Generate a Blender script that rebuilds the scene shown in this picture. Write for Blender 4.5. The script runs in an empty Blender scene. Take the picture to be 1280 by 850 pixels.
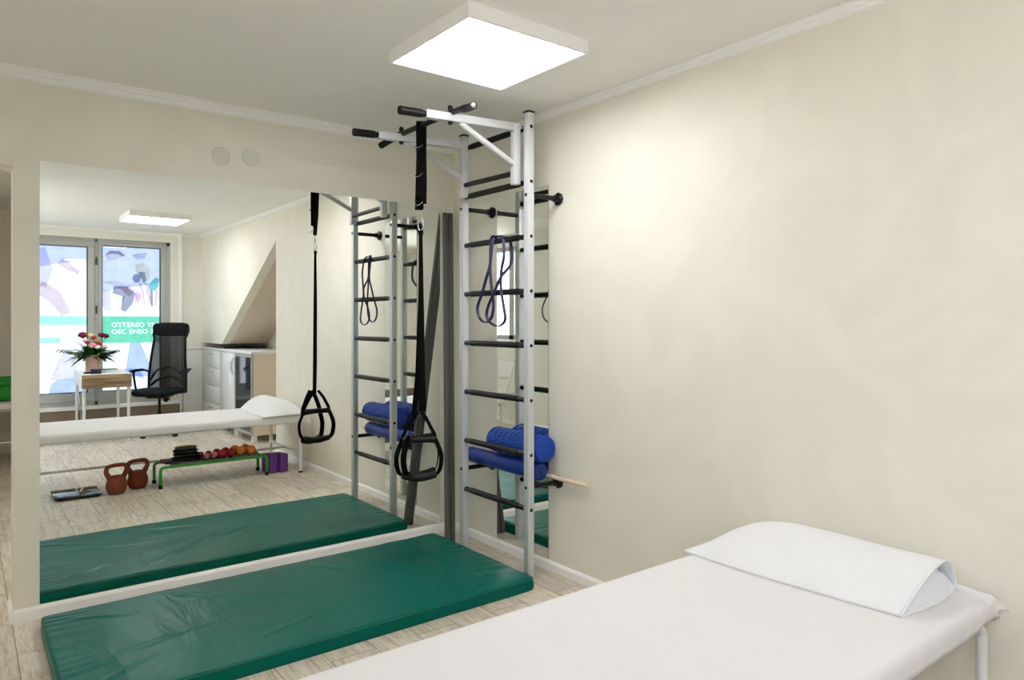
import bpy, bmesh, math, random
from mathutils import Vector, Matrix, noise
random.seed(7)
SC = bpy.context.scene
COL = SC.collection
PI = math.pi

# ------------------------------------------------------------------ materials
def lin(c):
    return tuple(((v / 255) / 12.92 if v / 255 <= .04045 else (((v / 255) + .055) / 1.055) ** 2.4) for v in c) + (1.0,)

def mat(name, rgb, rough=.5, metal=0., spec=.5, var=0., vscale=6., bump=0., bscale=40., coat=0., bdist=.002, sheen=0.):
    m = bpy.data.materials.new(name); m.use_nodes = True
    nt = m.node_tree; N = nt.nodes; L = nt.links
    b = N['Principled BSDF']
    b.inputs['Base Color'].default_value = lin(rgb)
    b.inputs['Roughness'].default_value = rough
    b.inputs['Metallic'].default_value = metal
    b.inputs['Specular IOR Level'].default_value = spec
    b.inputs['Coat Weight'].default_value = coat
    if sheen: b.inputs['Sheen Weight'].default_value = sheen
    tc = N.new('ShaderNodeTexCoord')
    n = N.new('ShaderNodeTexNoise'); n.inputs['Scale'].default_value = vscale; n.inputs['Detail'].default_value = 4
    L.new(tc.outputs['Object'], n.inputs['Vector'])
    mr = N.new('ShaderNodeMapRange'); mr.inputs['To Min'].default_value = 1 - var - .004; mr.inputs['To Max'].default_value = 1 + var + .004
    mr.inputs['From Min'].default_value = .3; mr.inputs['From Max'].default_value = .7
    L.new(n.outputs['Fac'], mr.inputs['Value'])
    mx = N.new('ShaderNodeVectorMath'); mx.operation = 'SCALE'
    mx.inputs[0].default_value = lin(rgb)[:3]
    L.new(mr.outputs['Result'], mx.inputs['Scale']); L.new(mx.outputs['Vector'], b.inputs['Base Color'])
    if bump:
        n2 = N.new('ShaderNodeTexNoise'); n2.inputs['Scale'].default_value = bscale; n2.inputs['Detail'].default_value = 5
        L.new(tc.outputs['Object'], n2.inputs['Vector'])
        bp = N.new('ShaderNodeBump'); bp.inputs['Strength'].default_value = bump; bp.inputs['Distance'].default_value = bdist
        L.new(n2.outputs['Fac'], bp.inputs['Height']); L.new(bp.outputs['Normal'], b.inputs['Normal'])
    return m

def plaster_mat(name, rgb):
    m = mat(name, rgb, rough=.55, spec=.35, var=.0)
    nt = m.node_tree; N = nt.nodes; L = nt.links; b = N['Principled BSDF']
    tc = N.new('ShaderNodeTexCoord')
    w = N.new('ShaderNodeTexNoise'); w.inputs['Scale'].default_value = 2.2; w.inputs['Detail'].default_value = 6; w.inputs['Distortion'].default_value = 1.5
    L.new(tc.outputs['Object'], w.inputs['Vector'])
    f = N.new('ShaderNodeTexNoise'); f.inputs['Scale'].default_value = 9; f.inputs['Detail'].default_value = 8; f.inputs['Distortion'].default_value = 2.5
    L.new(tc.outputs['Object'], f.inputs['Vector'])
    r = N.new('ShaderNodeValToRGB')
    r.color_ramp.elements[0].position = .40; r.color_ramp.elements[0].color = (0, 0, 0, 1)
    r.color_ramp.elements[1].position = .62; r.color_ramp.elements[1].color = (1, 1, 1, 1)
    L.new(w.outputs['Fac'], r.inputs['Fac'])
    mix = N.new('ShaderNodeMix'); mix.data_type = 'RGBA'
    mix.inputs['A'].default_value = tuple(v * .975 for v in lin(rgb)[:3]) + (1,); mix.inputs['B'].default_value = tuple(min(1, v * 1.02) for v in lin(rgb)[:3]) + (1,)
    L.new(r.outputs['Color'], mix.inputs['Factor']); L.new(mix.outputs['Result'], b.inputs['Base Color'])
    # thin trowel lines
    bp = N.new('ShaderNodeBump'); bp.inputs['Strength'].default_value = .45; bp.inputs['Distance'].default_value = .002
    L.new(f.outputs['Fac'], bp.inputs['Height']); L.new(bp.outputs['Normal'], b.inputs['Normal'])
    return m

def floor_mat():
    m = bpy.data.materials.new('whitewashed planks'); m.use_nodes = True
    nt = m.node_tree; N = nt.nodes; L = nt.links; b = N['Principled BSDF']
    b.inputs['Roughness'].default_value = .42; b.inputs['Specular IOR Level'].default_value = .4
    tc = N.new('ShaderNodeTexCoord')
    mp = N.new('ShaderNodeMapping'); mp.inputs['Rotation'].default_value = (0, 0, PI / 2)
    L.new(tc.outputs['Object'], mp.inputs['Vector'])
    br = N.new('ShaderNodeTexBrick'); br.inputs['Scale'].default_value = 1
    br.inputs['Brick Width'].default_value = .62; br.inputs['Row Height'].default_value = .2
    br.inputs['Mortar Size'].default_value = .0022; br.inputs['Mortar Smooth'].default_value = .3; br.inputs['Bias'].default_value = 0
    br.offset = .37
    br.inputs['Color1'].default_value = (.0, .0, .0, 1); br.inputs['Color2'].default_value = (1, 1, 1, 1); br.inputs['Mortar'].default_value = (.5, .5, .5, 1)
    L.new(mp.outputs['Vector'], br.inputs['Vector'])
    # per-plank offset of the grain
    off = N.new('ShaderNodeVectorMath'); off.operation = 'SCALE'; off.inputs['Scale'].default_value = 7.3
    L.new(br.outputs['Color'], off.inputs[0])
    st = N.new('ShaderNodeMapping'); st.inputs['Scale'].default_value = (15, 1.5, 1)
    L.new(tc.outputs['Object'], st.inputs['Vector'])
    ad = N.new('ShaderNodeVectorMath'); ad.operation = 'ADD'
    L.new(st.outputs['Vector'], ad.inputs[0]); L.new(off.outputs['Vector'], ad.inputs[1])
    g = N.new('ShaderNodeTexNoise'); g.inputs['Scale'].default_value = 3.2; g.inputs['Detail'].default_value = 10; g.inputs['Roughness'].default_value = .68; g.inputs['Distortion'].default_value = .8
    L.new(ad.outputs['Vector'], g.inputs['Vector'])
    r = N.new('ShaderNodeValToRGB'); cr = r.color_ramp
    cr.elements[0].position = .22; cr.elements[0].color = lin((142, 128, 107))
    cr.elements[1].position = .72; cr.elements[1].color = lin((234, 228, 216))
    e = cr.elements.new(.42); e.color = lin((200, 188, 169)); e = cr.elements.new(.52); e.color = lin((219, 210, 195))
    L.new(g.outputs['Fac'], r.inputs['Fac'])
    # smudges
    k = N.new('ShaderNodeTexNoise'); k.inputs['Scale'].default_value = 9; k.inputs['Detail'].default_value = 7; k.inputs['Roughness'].default_value = .75
    L.new(ad.outputs['Vector'], k.inputs['Vector'])
    kr = N.new('ShaderNodeValToRGB'); kr.color_ramp.elements[0].position = .53; kr.color_ramp.elements[1].position = .78
    kr.color_ramp.elements[1].color = (.34, .34, .34, 1)
    L.new(k.outputs['Fac'], kr.inputs['Fac'])
    mk = N.new('ShaderNodeMix'); mk.data_type = 'RGBA'; mk.inputs['B'].default_value = lin((112, 104, 92))
    L.new(kr.outputs['Color'], mk.inputs['Factor']); L.new(r.outputs['Color'], mk.inputs['A'])
    # plank tone
    tone = N.new('ShaderNodeMapRange'); tone.inputs['To Min'].default_value = .86; tone.inputs['To Max'].default_value = 1.05
    L.new(br.outputs['Color'], tone.inputs['Value'])
    sc = N.new('ShaderNodeVectorMath'); sc.operation = 'SCALE'
    L.new(mk.outputs['Result'], sc.inputs[0]); L.new(tone.outputs['Result'], sc.inputs['Scale'])
    mm = N.new('ShaderNodeMix'); mm.data_type = 'RGBA'; mm.inputs['B'].default_value = lin((124, 115, 100))
    L.new(br.outputs['Fac'], mm.inputs['Factor']); L.new(sc.outputs['Vector'], mm.inputs['A'])
    L.new(mm.outputs['Result'], b.inputs['Base Color'])
    bp = N.new('ShaderNodeBump'); bp.inputs['Strength'].default_value = .25; bp.inputs['Distance'].default_value = .001
    L.new(g.outputs['Fac'], bp.inputs['Height']); L.new(bp.outputs['Normal'], b.inputs['Normal'])
    return m

def vinyl_mat():
    m = mat('green vinyl', (0, 100, 88), rough=.30, spec=.10, var=.05, vscale=3)
    nt = m.node_tree; N = nt.nodes; L = nt.links; b = N['Principled BSDF']
    tc = N.new('ShaderNodeTexCoord'); mp = N.new('ShaderNodeMapping'); mp.inputs['Rotation'].default_value = (0, 0, .6); mp.inputs['Scale'].default_value = (3.6, 1.2, 1)
    L.new(tc.outputs['Object'], mp.inputs['Vector'])
    n = N.new('ShaderNodeTexNoise'); n.inputs['Scale'].default_value = 1.6; n.inputs['Detail'].default_value = 3; n.inputs['Distortion'].default_value = 1.2
    L.new(mp.outputs['Vector'], n.inputs['Vector'])
    bp = N.new('ShaderNodeBump'); bp.inputs['Strength'].default_value = .42; bp.inputs['Distance'].default_value = .016
    L.new(n.outputs['Fac'], bp.inputs['Height']); L.new(bp.outputs['Normal'], b.inputs['Normal'])
    return m

def emis(name, rgb, s):
    m = bpy.data.materials.new(name); m.use_nodes = True
    nt = m.node_tree; nt.nodes.clear()
    e = nt.nodes.new('ShaderNodeEmission'); e.inputs['Color'].default_value = rgb; e.inputs['Strength'].default_value = s
    o = nt.nodes.new('ShaderNodeOutputMaterial'); nt.links.new(e.outputs[0], o.inputs[0])
    return m

def film_mat(name, rgb, clear=.12):
    """printed window film: scatters the daylight that comes through it"""
    m = bpy.data.materials.new(name); m.use_nodes = True
    nt = m.node_tree; nt.nodes.clear(); N = nt.nodes; L = nt.links
    t = N.new('ShaderNodeBsdfTranslucent'); g = N.new('ShaderNodeBsdfTransparent'); mx = N.new('ShaderNodeMixShader')
    o = N.new('ShaderNodeOutputMaterial')
    tc = N.new('ShaderNodeTexCoord'); n = N.new('ShaderNodeTexNoise'); n.inputs['Scale'].default_value = 7; n.inputs['Detail'].default_value = 4
    L.new(tc.outputs['Object'], n.inputs['Vector'])
    mr = N.new('ShaderNodeMapRange'); mr.inputs['From Min'].default_value = .3; mr.inputs['From Max'].default_value = .7
    mr.inputs['To Min'].default_value = .9; mr.inputs['To Max'].default_value = 1.06
    L.new(n.outputs['Fac'], mr.inputs['Value'])
    s = N.new('ShaderNodeVectorMath'); s.operation = 'SCALE'; s.inputs[0].default_value = tuple(v * .14 for v in lin(rgb)[:3])
    L.new(mr.outputs['Result'], s.inputs['Scale']); L.new(s.outputs['Vector'], t.inputs['Color'])
    g.inputs['Color'].default_value = lin(rgb); mx.inputs['Fac'].default_value = clear
    L.new(t.outputs[0], mx.inputs[1]); L.new(g.outputs[0], mx.inputs[2]); L.new(mx.outputs[0], o.inputs[0])
    return m

def mesh_fabric_mat():
    m = mat('black chair mesh', (8, 9, 11), rough=.6, spec=.2)
    nt = m.node_tree; N = nt.nodes; L = nt.links
    b = N['Principled BSDF']; o = [n for n in N if n.type == 'OUTPUT_MATERIAL'][0]
    t = N.new('ShaderNodeBsdfTransparent'); mx = N.new('ShaderNodeMixShader'); mx.inputs['Fac'].default_value = .11
    L.new(b.outputs[0], mx.inputs[1]); L.new(t.outputs[0], mx.inputs[2]); L.new(mx.outputs[0], o.inputs[0])
    return m

def wood_mat(name, a, bcol):
    m = mat(name, a, rough=.45)
    nt = m.node_tree; N = nt.nodes; L = nt.links; b = N['Principled BSDF']
    tc = N.new('ShaderNodeTexCoord'); mp = N.new('ShaderNodeMapping'); mp.inputs['Scale'].default_value = (1.5, 8, 22)
    L.new(tc.outputs['Object'], mp.inputs['Vector'])
    n = N.new('ShaderNodeTexNoise'); n.inputs['Scale'].default_value = 2; n.inputs['Detail'].default_value = 8; n.inputs['Distortion'].default_value = .6
    L.new(mp.outputs['Vector'], n.inputs['Vector'])
    r = N.new('ShaderNodeValToRGB'); r.color_ramp.elements[0].position = .35; r.color_ramp.elements[0].color = lin(a)
    r.color_ramp.elements[1].position = .68; r.color_ramp.elements[1].color = lin(bcol)
    L.new(n.outputs['Fac'], r.inputs['Fac']); L.new(r.outputs['Color'], b.inputs['Base Color'])
    return m

WALL = plaster_mat('cream plaster', (233, 229, 216))
WALL_PLAIN = mat('cream paint', (233, 230, 221), rough=.7, var=.01, bump=.08, bscale=60)
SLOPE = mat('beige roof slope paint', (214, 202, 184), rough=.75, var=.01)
CEIL = mat('ceiling paint', (240, 240, 237), rough=.8, var=.008, bump=.05)
WHITE_TRIM = mat('white gloss trim', (246, 245, 243), rough=.35, var=.01)
FLOOR = floor_mat()
MIRROR = mat('mirror glass', (243, 246, 243), rough=0., metal=1.); 
for l in list(MIRROR.node_tree.links): MIRROR.node_tree.links.remove(l)
MIRROR.node_tree.nodes['Principled BSDF'].inputs['Base Color'].default_value = (.90, .925, .90, 1)
o_ = [n for n in MIRROR.node_tree.nodes if n.type == 'OUTPUT_MATERIAL'][0]
MIRROR.node_tree.links.new(MIRROR.node_tree.nodes['Principled BSDF'].outputs[0], o_.inputs[0])
GLASS_EDGE = mat('mirror edge', (120, 140, 125), rough=.2)
VINYL = vinyl_mat()
VINYL_SEAM = mat('green vinyl piping', (6, 92, 74), rough=.35, var=.04)
SILVER = mat('silver grey paint', (206, 209, 212), rough=.38, metal=.15, var=.01, bump=.05)
BLACK = mat('black rubber', (15, 15, 15), rough=.5, spec=.3, var=.05, bump=.1, bscale=120)
BLACKM = mat('black steel', (15, 14, 13), rough=.32, spec=.35, var=.02)
WEB = mat('black webbing', (9, 9, 9), rough=.9, spec=.1, var=.1, vscale=60, bump=.3, bscale=300)
CHROME = mat('chrome', (210, 210, 210), rough=.12, metal=1.)
BLUE = mat('blue foam', (10, 66, 168), rough=.55, var=.04, bump=.3, bscale=160)
BLUE2 = mat('dark blue foam', (14, 50, 140), rough=.5, var=.03)
STICKW = mat('pale wood', (226, 208, 180), rough=.5, var=.04, vscale=20)
NAVY = mat('navy latex', (34, 32, 74), rough=.45, var=.04)
GREYF = mat('grey plastic tube', (84, 84, 80), rough=.6, var=.04, vscale=10)
SHEET = mat('white cotton', (228, 226, 227), rough=.85, var=.006, bump=.25, bscale=9, bdist=.004, sheen=.1)
PILLOW = mat('white towelling', (232, 232, 234), rough=.95, var=.008, bump=.5, bscale=260, bdist=.002, sheen=.2)
PILLOW_IN = mat('white striped ticking', (232, 232, 240), rough=.8, var=.01)
TUBEW = mat('white enamel tube', (222, 224, 224), rough=.3, var=.01)
MATTRESS = mat('cream mattress', (222, 214, 192), rough=.7, var=.01)
IRONR = mat('reddish brown enamel', (128, 58, 32), rough=.55, var=.10, vscale=14, bump=.3, bscale=40)
GREEN = mat('green paint', (38, 150, 48), rough=.35, var=.02)
GREYC = mat('grey fabric', (112, 114, 112), rough=.9, var=.03, bump=.2, bscale=200)
PURPLE = mat('purple foam', (118, 66, 150), rough=.8, var=.05, vscale=50)
GLOSSW = mat('white gloss lacquer', (232, 234, 236), rough=.06, spec=.6, var=.004)
GLOSSW2 = mat('white matt lacquer', (226, 226, 222), rough=.35, var=.004)
CABSIDE = mat('beige side panel', (226, 214, 194), rough=.5, var=.01)
GREYDOOR = mat('dark grey glass', (52, 56, 60), rough=.05, spec=.8, var=.01)
ALU = mat('grey aluminium frame', (176, 178, 174), rough=.45, metal=.1, var=.01)
ALUD = mat('dark gasket', (40, 42, 46), rough=.6)
BROWN = mat('taupe riser', (132, 116, 98), rough=.6, var=.04)
OAK = wood_mat('brown oak', (118, 96, 72), (170, 146, 114))
DESKW = mat('desk white', (232, 232, 230), rough=.35)
CHAIRB = mat('black upholstery', (10, 11, 13), rough=.7, spec=.2, var=.06, bump=.2, bscale=200)
CHMESH = mesh_fabric_mat()
PINKV = mat('pale pink ceramic', (216, 176, 160), rough=.45, var=.02)
LEAF = mat('leaf green', (52, 104, 44), rough=.5, var=.3, vscale=20)
PAPER = mat('paper', (238, 238, 236), rough=.8)
NBOX = mat('navy box', (28, 34, 56), rough=.5)
CHAIRW = mat('white plastic', (236, 236, 232), rough=.4)
PANEL = emis('lit led panel', (1.0, .98, .99, 1), 6.5)
BLACKG = mat('black glass', (10, 11, 13), rough=.04, spec=.7)
GRNROLL = mat('bright green foam', (40, 150, 50), rough=.7, var=.05)
CAPD = mat('cover plate cream', (216, 214, 200), rough=.45)

# ------------------------------------------------------------------ mesh builder
class MB:
    def __init__(s): s.bm = bmesh.new()
    def box(s, x0, x1, y0, y1, z0, z1, bev=0., seg=2, M=None):
        b = bmesh.new(); r = bmesh.ops.create_cube(b, size=1)
        for v in b.verts:
            v.co = Vector(((x0 + x1) / 2 + v.co.x * (x1 - x0), (y0 + y1) / 2 + v.co.y * (y1 - y0), (z0 + z1) / 2 + v.co.z * (z1 - z0)))
        if bev: bmesh.ops.bevel(b, geom=b.edges[:], offset=bev, segments=seg, profile=.5, affect='EDGES')
        return s._add(b, M)
    def _add(s, b, M=None):
        if M is not None: bmesh.ops.transform(b, matrix=M, verts=b.verts)
        me = bpy.data.meshes.new('t'); b.to_mesh(me); b.free(); s.bm.from_mesh(me); bpy.data.meshes.remove(me); return s
    def prism(s, pts, axis, a, b_):
        """polygon pts (2D) extruded along axis x|y|z from a to b_"""
        b = bmesh.new()
        def P(p, t):
            return {'x': (t, p[0], p[1]), 'y': (p[0], t, p[1]), 'z': (p[0], p[1], t)}[axis]
        lo = [b.verts.new(P(p, a)) for p in pts]; hi = [b.verts.new(P(p, b_)) for p in pts]
        b.faces.new(lo); b.faces.new(hi)
        for i in range(len(pts)):
            j = (i + 1) % len(pts); b.faces.new((lo[i], lo[j], hi[j], hi[i]))
        bmesh.ops.recalc_face_normals(b, faces=b.faces)
        return s._add(b)
    def sweep(s, pts, prof, up=None, closed=False, cap=True, scale=None, M=None):
        """sweep 2D profile along polyline; up = fixed side vector for flat bands"""
        pts = [Vector(p) for p in pts]; n = len(pts); b = bmesh.new(); rings = []
        T = []
        for i in range(n):
            if closed: t = pts[(i + 1) % n] - pts[i - 1]
            else: t = pts[min(i + 1, n - 1)] - pts[max(i - 1, 0)]
            T.append(t.normalized())
        nrm = None
        for i in range(n):
            t = T[i]
            if up is not None:
                u = Vector(up); u = (u - t * u.dot(t))
                if u.length < 1e-4: u = t.orthogonal()
                u.normalize()
            else:
                if nrm is None:
                    nrm = t.orthogonal().normalized()
                u = nrm - t * nrm.dot(t)
                if u.length < 1e-5: u = t.orthogonal()
                u.normalize(); nrm = u
            v = t.cross(u).normalized()
            k = scale[i] if scale else 1
            rings.append([b.verts.new(pts[i] + (u * p[0] + v * p[1]) * k) for p in prof])
        m = len(prof)
        for i in range(n if closed else n - 1):
            A, B = rings[i], rings[(i + 1) % n]
            for j in range(m):
                b.faces.new((A[j], A[(j + 1) % m], B[(j + 1) % m], B[j]))
        if cap and not closed:
            b.faces.new(rings[0][::-1]); b.faces.new(rings[-1])
        bmesh.ops.recalc_face_normals(b, faces=b.faces)
        return s._add(b, M)
    def tube(s, pts, r, seg=12, **k):
        return s.sweep(pts, [(r * math.cos(2 * PI * i / seg), r * math.sin(2 * PI * i / seg)) for i in range(seg)], **k)
    def band(s, pts, w, t, up, **k):
        e = min(w, t) * .25
        pr = [(-w / 2, -t / 2 + e), (-w / 2 + e, -t / 2), (w / 2 - e, -t / 2), (w / 2, -t / 2 + e), (w / 2, t / 2 - e), (w / 2 - e, t / 2), (-w / 2 + e, t / 2), (-w / 2, t / 2 - e)]
        return s.sweep(pts, pr, up=up, **k)
    def lathe(s, prof, c=(0, 0, 0), seg=32, M=None):
        b = bmesh.new(); rings = []
        for r, z in prof:
            if r < 1e-6: rings.append([b.verts.new((c[0], c[1], c[2] + z))])
            else: rings.append([b.verts.new((c[0] + r * math.cos(2 * PI * i / seg), c[1] + r * math.sin(2 * PI * i / seg), c[2] + z)) for i in range(seg)])
        for A, B in zip(rings[:-1], rings[1:]):
            for i in range(seg):
                j = (i + 1) % seg
                if len(A) == 1 and len(B) == 1: continue
                if len(A) == 1: b.faces.new((A[0], B[j], B[i]))
                elif len(B) == 1: b.faces.new((A[i], A[j], B[0]))
                else: b.faces.new((A[i], A[j], B[j], B[i]))
        bmesh.ops.recalc_face_normals(b, faces=b.faces)
        return s._add(b, M)
    def ball(s, c, r, seg=24, sc=(1, 1, 1), M=None, fn=None):
        b = bmesh.new(); bmesh.ops.create_uvsphere(b, u_segments=seg, v_segments=seg // 2, radius=1)
        for v in b.verts:
            co = v.co.copy()
            if fn: co = fn(co)
            v.co = Vector((c[0] + co.x * r * sc[0], c[1] + co.y * r * sc[1], c[2] + co.z * r * sc[2]))
        return s._add(b, M)
    def grid(s, nu, nv, fn, wrap_u=False, M=None):
        b = bmesh.new(); V = [[b.verts.new(fn(i / nu, j / nv)) for j in range(nv + 1)] for i in range(nu if wrap_u else nu + 1)]
        for i in range(nu):
            I = (i + 1) % len(V) if wrap_u else i + 1
            for j in range(nv): b.faces.new((V[i][j], V[I][j], V[I][j + 1], V[i][j + 1]))
        bmesh.ops.remove_doubles(b, verts=b.verts, dist=1e-6)
        bmesh.ops.recalc_face_normals(b, faces=b.faces)
        return s._add(b, M)

def xf(loc=(0, 0, 0), rz=0., rx=0., ry=0.):
    return Matrix.Translation(loc) @ Matrix.Rotation(rz, 4, 'Z') @ Matrix.Rotation(ry, 4, 'Y') @ Matrix.Rotation(rx, 4, 'X')

def root_loc(o):
    v = Vector((0, 0, 0))
    while o is not None: v += o.location; o = o.parent
    return v

def obj(name, mb, m, parent=None, origin=None, smooth=35):
    """mesh verts are given in world coordinates (or in the thing's own frame when the thing sits at 0)"""
    me = bpy.data.meshes.new(name); bm = mb.bm
    off = root_loc(parent) if parent is not None else Vector(origin if origin is not None else (0, 0, 0))
    for v in bm.verts: v.co -= off
    bm.to_mesh(me); bm.free()
    me.materials.append(m)
    if smooth:
        for p in me.polygons: p.use_smooth = True
        me.set_sharp_from_angle(angle=math.radians(smooth))
    o = bpy.data.objects.new(name, me); COL.objects.link(o)
    if parent is not None: o.parent = parent
    else: o.location = off
    return o

def tag(o, label, cat, group=None, kind=None):
    o['label'] = label; o['category'] = cat
    if group: o['group'] = group
    if kind: o['kind'] = kind
    return o

def thing(name, label, cat, loc=(0, 0, 0), group=None):
    o = bpy.data.objects.new(name, None); o.empty_display_size = .05; COL.objects.link(o); o.location = loc
    return tag(o, label, cat, group)

def struct(name, mb, m, smooth=30):
    o = obj(name, mb, m, smooth=smooth); o['kind'] = 'structure'; return o

def catmull(P, k=8, closed=False):
    P = [Vector(p) for p in P]; n = len(P); out = []
    rng = range(n) if closed else range(n - 1)
    for i in rng:
        if closed: a, b, c, d = P[i - 1], P[i], P[(i + 1) % n], P[(i + 2) % n]
        else: a, b, c, d = P[max(i - 1, 0)], P[i], P[i + 1], P[min(i + 2, n - 1)]
        for j in range(k):
            t = j / k
            out.append(.5 * ((2 * b) + (c - a) * t + (2 * a - 5 * b + 4 * c - d) * t * t + (3 * b - a - 3 * c + d) * t ** 3))
    if not closed: out.append(P[-1])
    return out

def fillet(P, r, k=7):
    """polyline with rounded corners"""
    P = [Vector(p) for p in P]; out = [P[0]]
    for i in range(1, len(P) - 1):
        a = (P[i - 1] - P[i]); b = (P[i + 1] - P[i]); rr = min(r, a.length * .49, b.length * .49)
        p0 = P[i] + a.normalized() * rr; p1 = P[i] + b.normalized() * rr
        for j in range(k + 1):
            t = j / k; out.append(p0 * (1 - t) ** 2 + P[i] * 2 * t * (1 - t) + p1 * t * t)
    out.append(P[-1]); return out

# ------------------------------------------------------------------ the room
CH = 2.54
XL, YW, YF = -3.25, -6.25, 5.12      # left wall, window wall, far wall of the next room
struct('floor', MB().box(XL - .2, .9, YW - .3, YF + .2, -.1, 0), FLOOR)
struct('ceiling', MB().box(XL - .2, .9, YW - .3, YF + .2, CH, CH + .1), CEIL)
m = MB(); m.prism([(-2.395, 0), (.12, 0), (.12, CH), (XL, CH), (XL, 2.09), (-2.395, 2.09)], 'y', 0, .17)
struct('wall_back', m, WALL)
m = MB()
SA, SB = (-3.366, 2.2204), (-5.313, 1.0916)
m.prism([(.17, 0), (.17, CH), (YW, CH), (YW, SB[1]), SB, SA, (SA[0], 0)], 'x', 0, .1)
struct('wall_right', m, WALL)
m = MB(); m.prism([(SA[0] + .03, SA[1] + .0174), (SB[0], SB[1]), (YW, SB[1]), (YW, SB[1] + .1), (SB[0], SB[1] + .1), (SA[0] + .03, SA[1] + .12)], 'x', .1, .59)
struct('ceiling_slope', m, SLOPE)
m = MB(); m.box(.587, .69, YW, SA[0] + .1, 0, CH)
struct('wall_recess', m, SLOPE)
struct('wall_recess_side', MB().box(.1, .69, SA[0], SA[0] + .1, 0, CH), WALL_PLAIN)
# window wall with the glazed door opening, left wall with its window
WX0, WX1, WZ0, WZ1 = -2.16, -.391, .33, 2.415
m = MB()
m.box(XL, WX0, YW - .2, YW, 0, CH); m.box(WX1, .7, YW - .2, YW, 0, CH)
m.box(WX0, WX1, YW - .2, YW, WZ1, CH); m.box(WX0, WX1, YW - .2, YW, 0, WZ0)
struct('wall_window', m, WALL_PLAIN)
LY0, LY1, LZ0, LZ1 = -5.3, -3.36, 1.13, 2.38
m = MB()
m.box(XL - .18, XL, YW - .2, LY0, 0, CH); m.box(XL - .18, XL, LY1, YF + .1, 0, CH)
m.box(XL - .18, XL, LY0, LY1, LZ1, CH); m.box(XL - .18, XL, LY0, LY1, 0, LZ0)
struct('wall_left', m, WALL_PLAIN)
struct('wall_far', MB().box(XL, -1.7, YF, YF + .1, 0, CH), WALL_PLAIN)
struct('wall_next_room', MB().box(-1.85, -1.7, .17, YF, 0, CH), WALL_PLAIN)

# baseboards, crown mouldings
def base_prof(h=.058, t=.016): return [(0, 0), (t, 0), (t, h - .012), (t * .55, h - .004), (t * .3, h), (0, h)]
def run_y(pr, x, y0, y1, sx):   # profile (out, z), along y, sticking out by sx
    return MB().prism([(x + sx * p[0], p[1]) for p in pr], 'y', y0, y1)
def run_x(mb, pr, y, x0, x1, sy):
    return mb.prism([(y + sy * p[0], p[1]) for p in pr], 'x', x0, x1)
m = run_x(MB(), base_prof(), 0, -2.395, -.0, -1)
m.prism([(-2.395 - p[0], p[1]) for p in base_prof()], 'y', -.016, .18)
struct('baseboard_back', m, WHITE_TRIM)
struct('baseboard_right', run_y(base_prof(.053, .015), 0, SA[0] + .002, -.016, -1), WHITE_TRIM)
struct('baseboard_left', run_y(base_prof(), XL, YW, YF, 1), WHITE_TRIM)
cp = [(0, 0), (.032, 0), (.034, -.006), (.026, -.012), (.024, -.022), (.014, -.032), (.012, -.044), (.004, -.052), (0, -.054)]
cpz = [(a, CH + b) for a, b in cp]
struct('trim_1', run_x(MB(), cpz, 0, XL, 0, -1), WHITE_TRIM)
cps = [(a, CH + b * .7) for a, b in cp]
struct('trim_2', run_y(cps, 0, YW, -.03, -1), WHITE_TRIM)
struct('trim_3', run_x(MB(), cps, YW, XL, 0, 1), WHITE_TRIM)
# taupe riser and sill under the glazed door, white pipe box in the corner
struct('trim_4', MB().box(XL, -.30, YW, YW + .10, 0, .29, .004), BROWN)
struct('trim_5', MB().box(XL, -.30, YW, YW + .115, .29, .325, .006), WHITE_TRIM)
struct('trim_6', MB().tube([(-.275, YW + .03, .0), (-.275, YW + .03, CH)], .026, 16), WHITE_TRIM)

def window_frame(name, parent_mat, rects):
    pass

# glazed door: outer frame, left leaf, fixed right pane
FY0, FY1 = YW - .10, YW - .03
m = MB()
for b in [(WX0, WX1, WZ1 - .045, WZ1), (WX0, WX1, WZ0, WZ0 + .05), (WX0, WX0 + .045, WZ0, WZ1), (WX1 - .05, WX1, WZ0, WZ1), (-1.262, -1.222, WZ0, WZ1)]:
    m.box(b[0], b[1], FY0, FY1, b[2], b[3], .004, 1)
wf = struct('window_1', m, ALU)
def leaf(x0, x1, gx0, gx1, gz0, gz1, y0, y1):
    m = MB(); z0, z1 = WZ0 + .05, WZ1 - .045
    m.box(x0, x1, y0, y1, gz1, z1, .004, 1); m.box(x0, x1, y0, y1, z0, gz0, .004, 1)
    m.box(x0, gx0, y0, y1, gz0 - .002, gz1 + .002, .004, 1); m.box(gx1, x1, y0, y1, gz0 - .002, gz1 + .002, .004, 1)
    o = obj('window_sash', m, ALU, wf)
    g = MB()
    for a in [(gx0, gx1, gz1 - .008, gz1), (gx0, gx1, gz0, gz0 + .008), (gx0, gx0 + .008, gz0, gz1), (gx1 - .008, gx1, gz0, gz1)]:
        g.box(a[0], a[1], y0 + .012, y1 - .008, a[2], a[3])
    obj('gasket', g, ALUD, o)
GLASS = bpy.data.materials.new('clear glass'); GLASS.use_nodes = True
_n = GLASS.node_tree.nodes; _n.clear()
_g = _n.new('ShaderNodeBsdfGlossy'); _g.inputs['Roughness'].default_value = 0; _t = _n.new('ShaderNodeBsdfTransparent')
_x = _n.new('ShaderNodeMixShader'); _f = _n.new('ShaderNodeFresnel'); _f.inputs['IOR'].default_value = 1.5; _ge = _n.new('ShaderNodeNewGeometry'); _o = _n.new('ShaderNodeOutputMaterial')
GLASS.node_tree.links.new(_f.outputs[0], _x.inputs[0]); GLASS.node_tree.links.new(_t.outputs[0], _x.inputs[1]); GLASS.node_tree.links.new(_g.outputs[0], _x.inputs[2]); GLASS.node_tree.links.new(_x.outputs[0], _o.inputs[0])
leaf(WX0 + .045, -1.262, WX0 + .13, -1.335, .49, 2.305, YW - .085, YW - .012)
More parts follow.
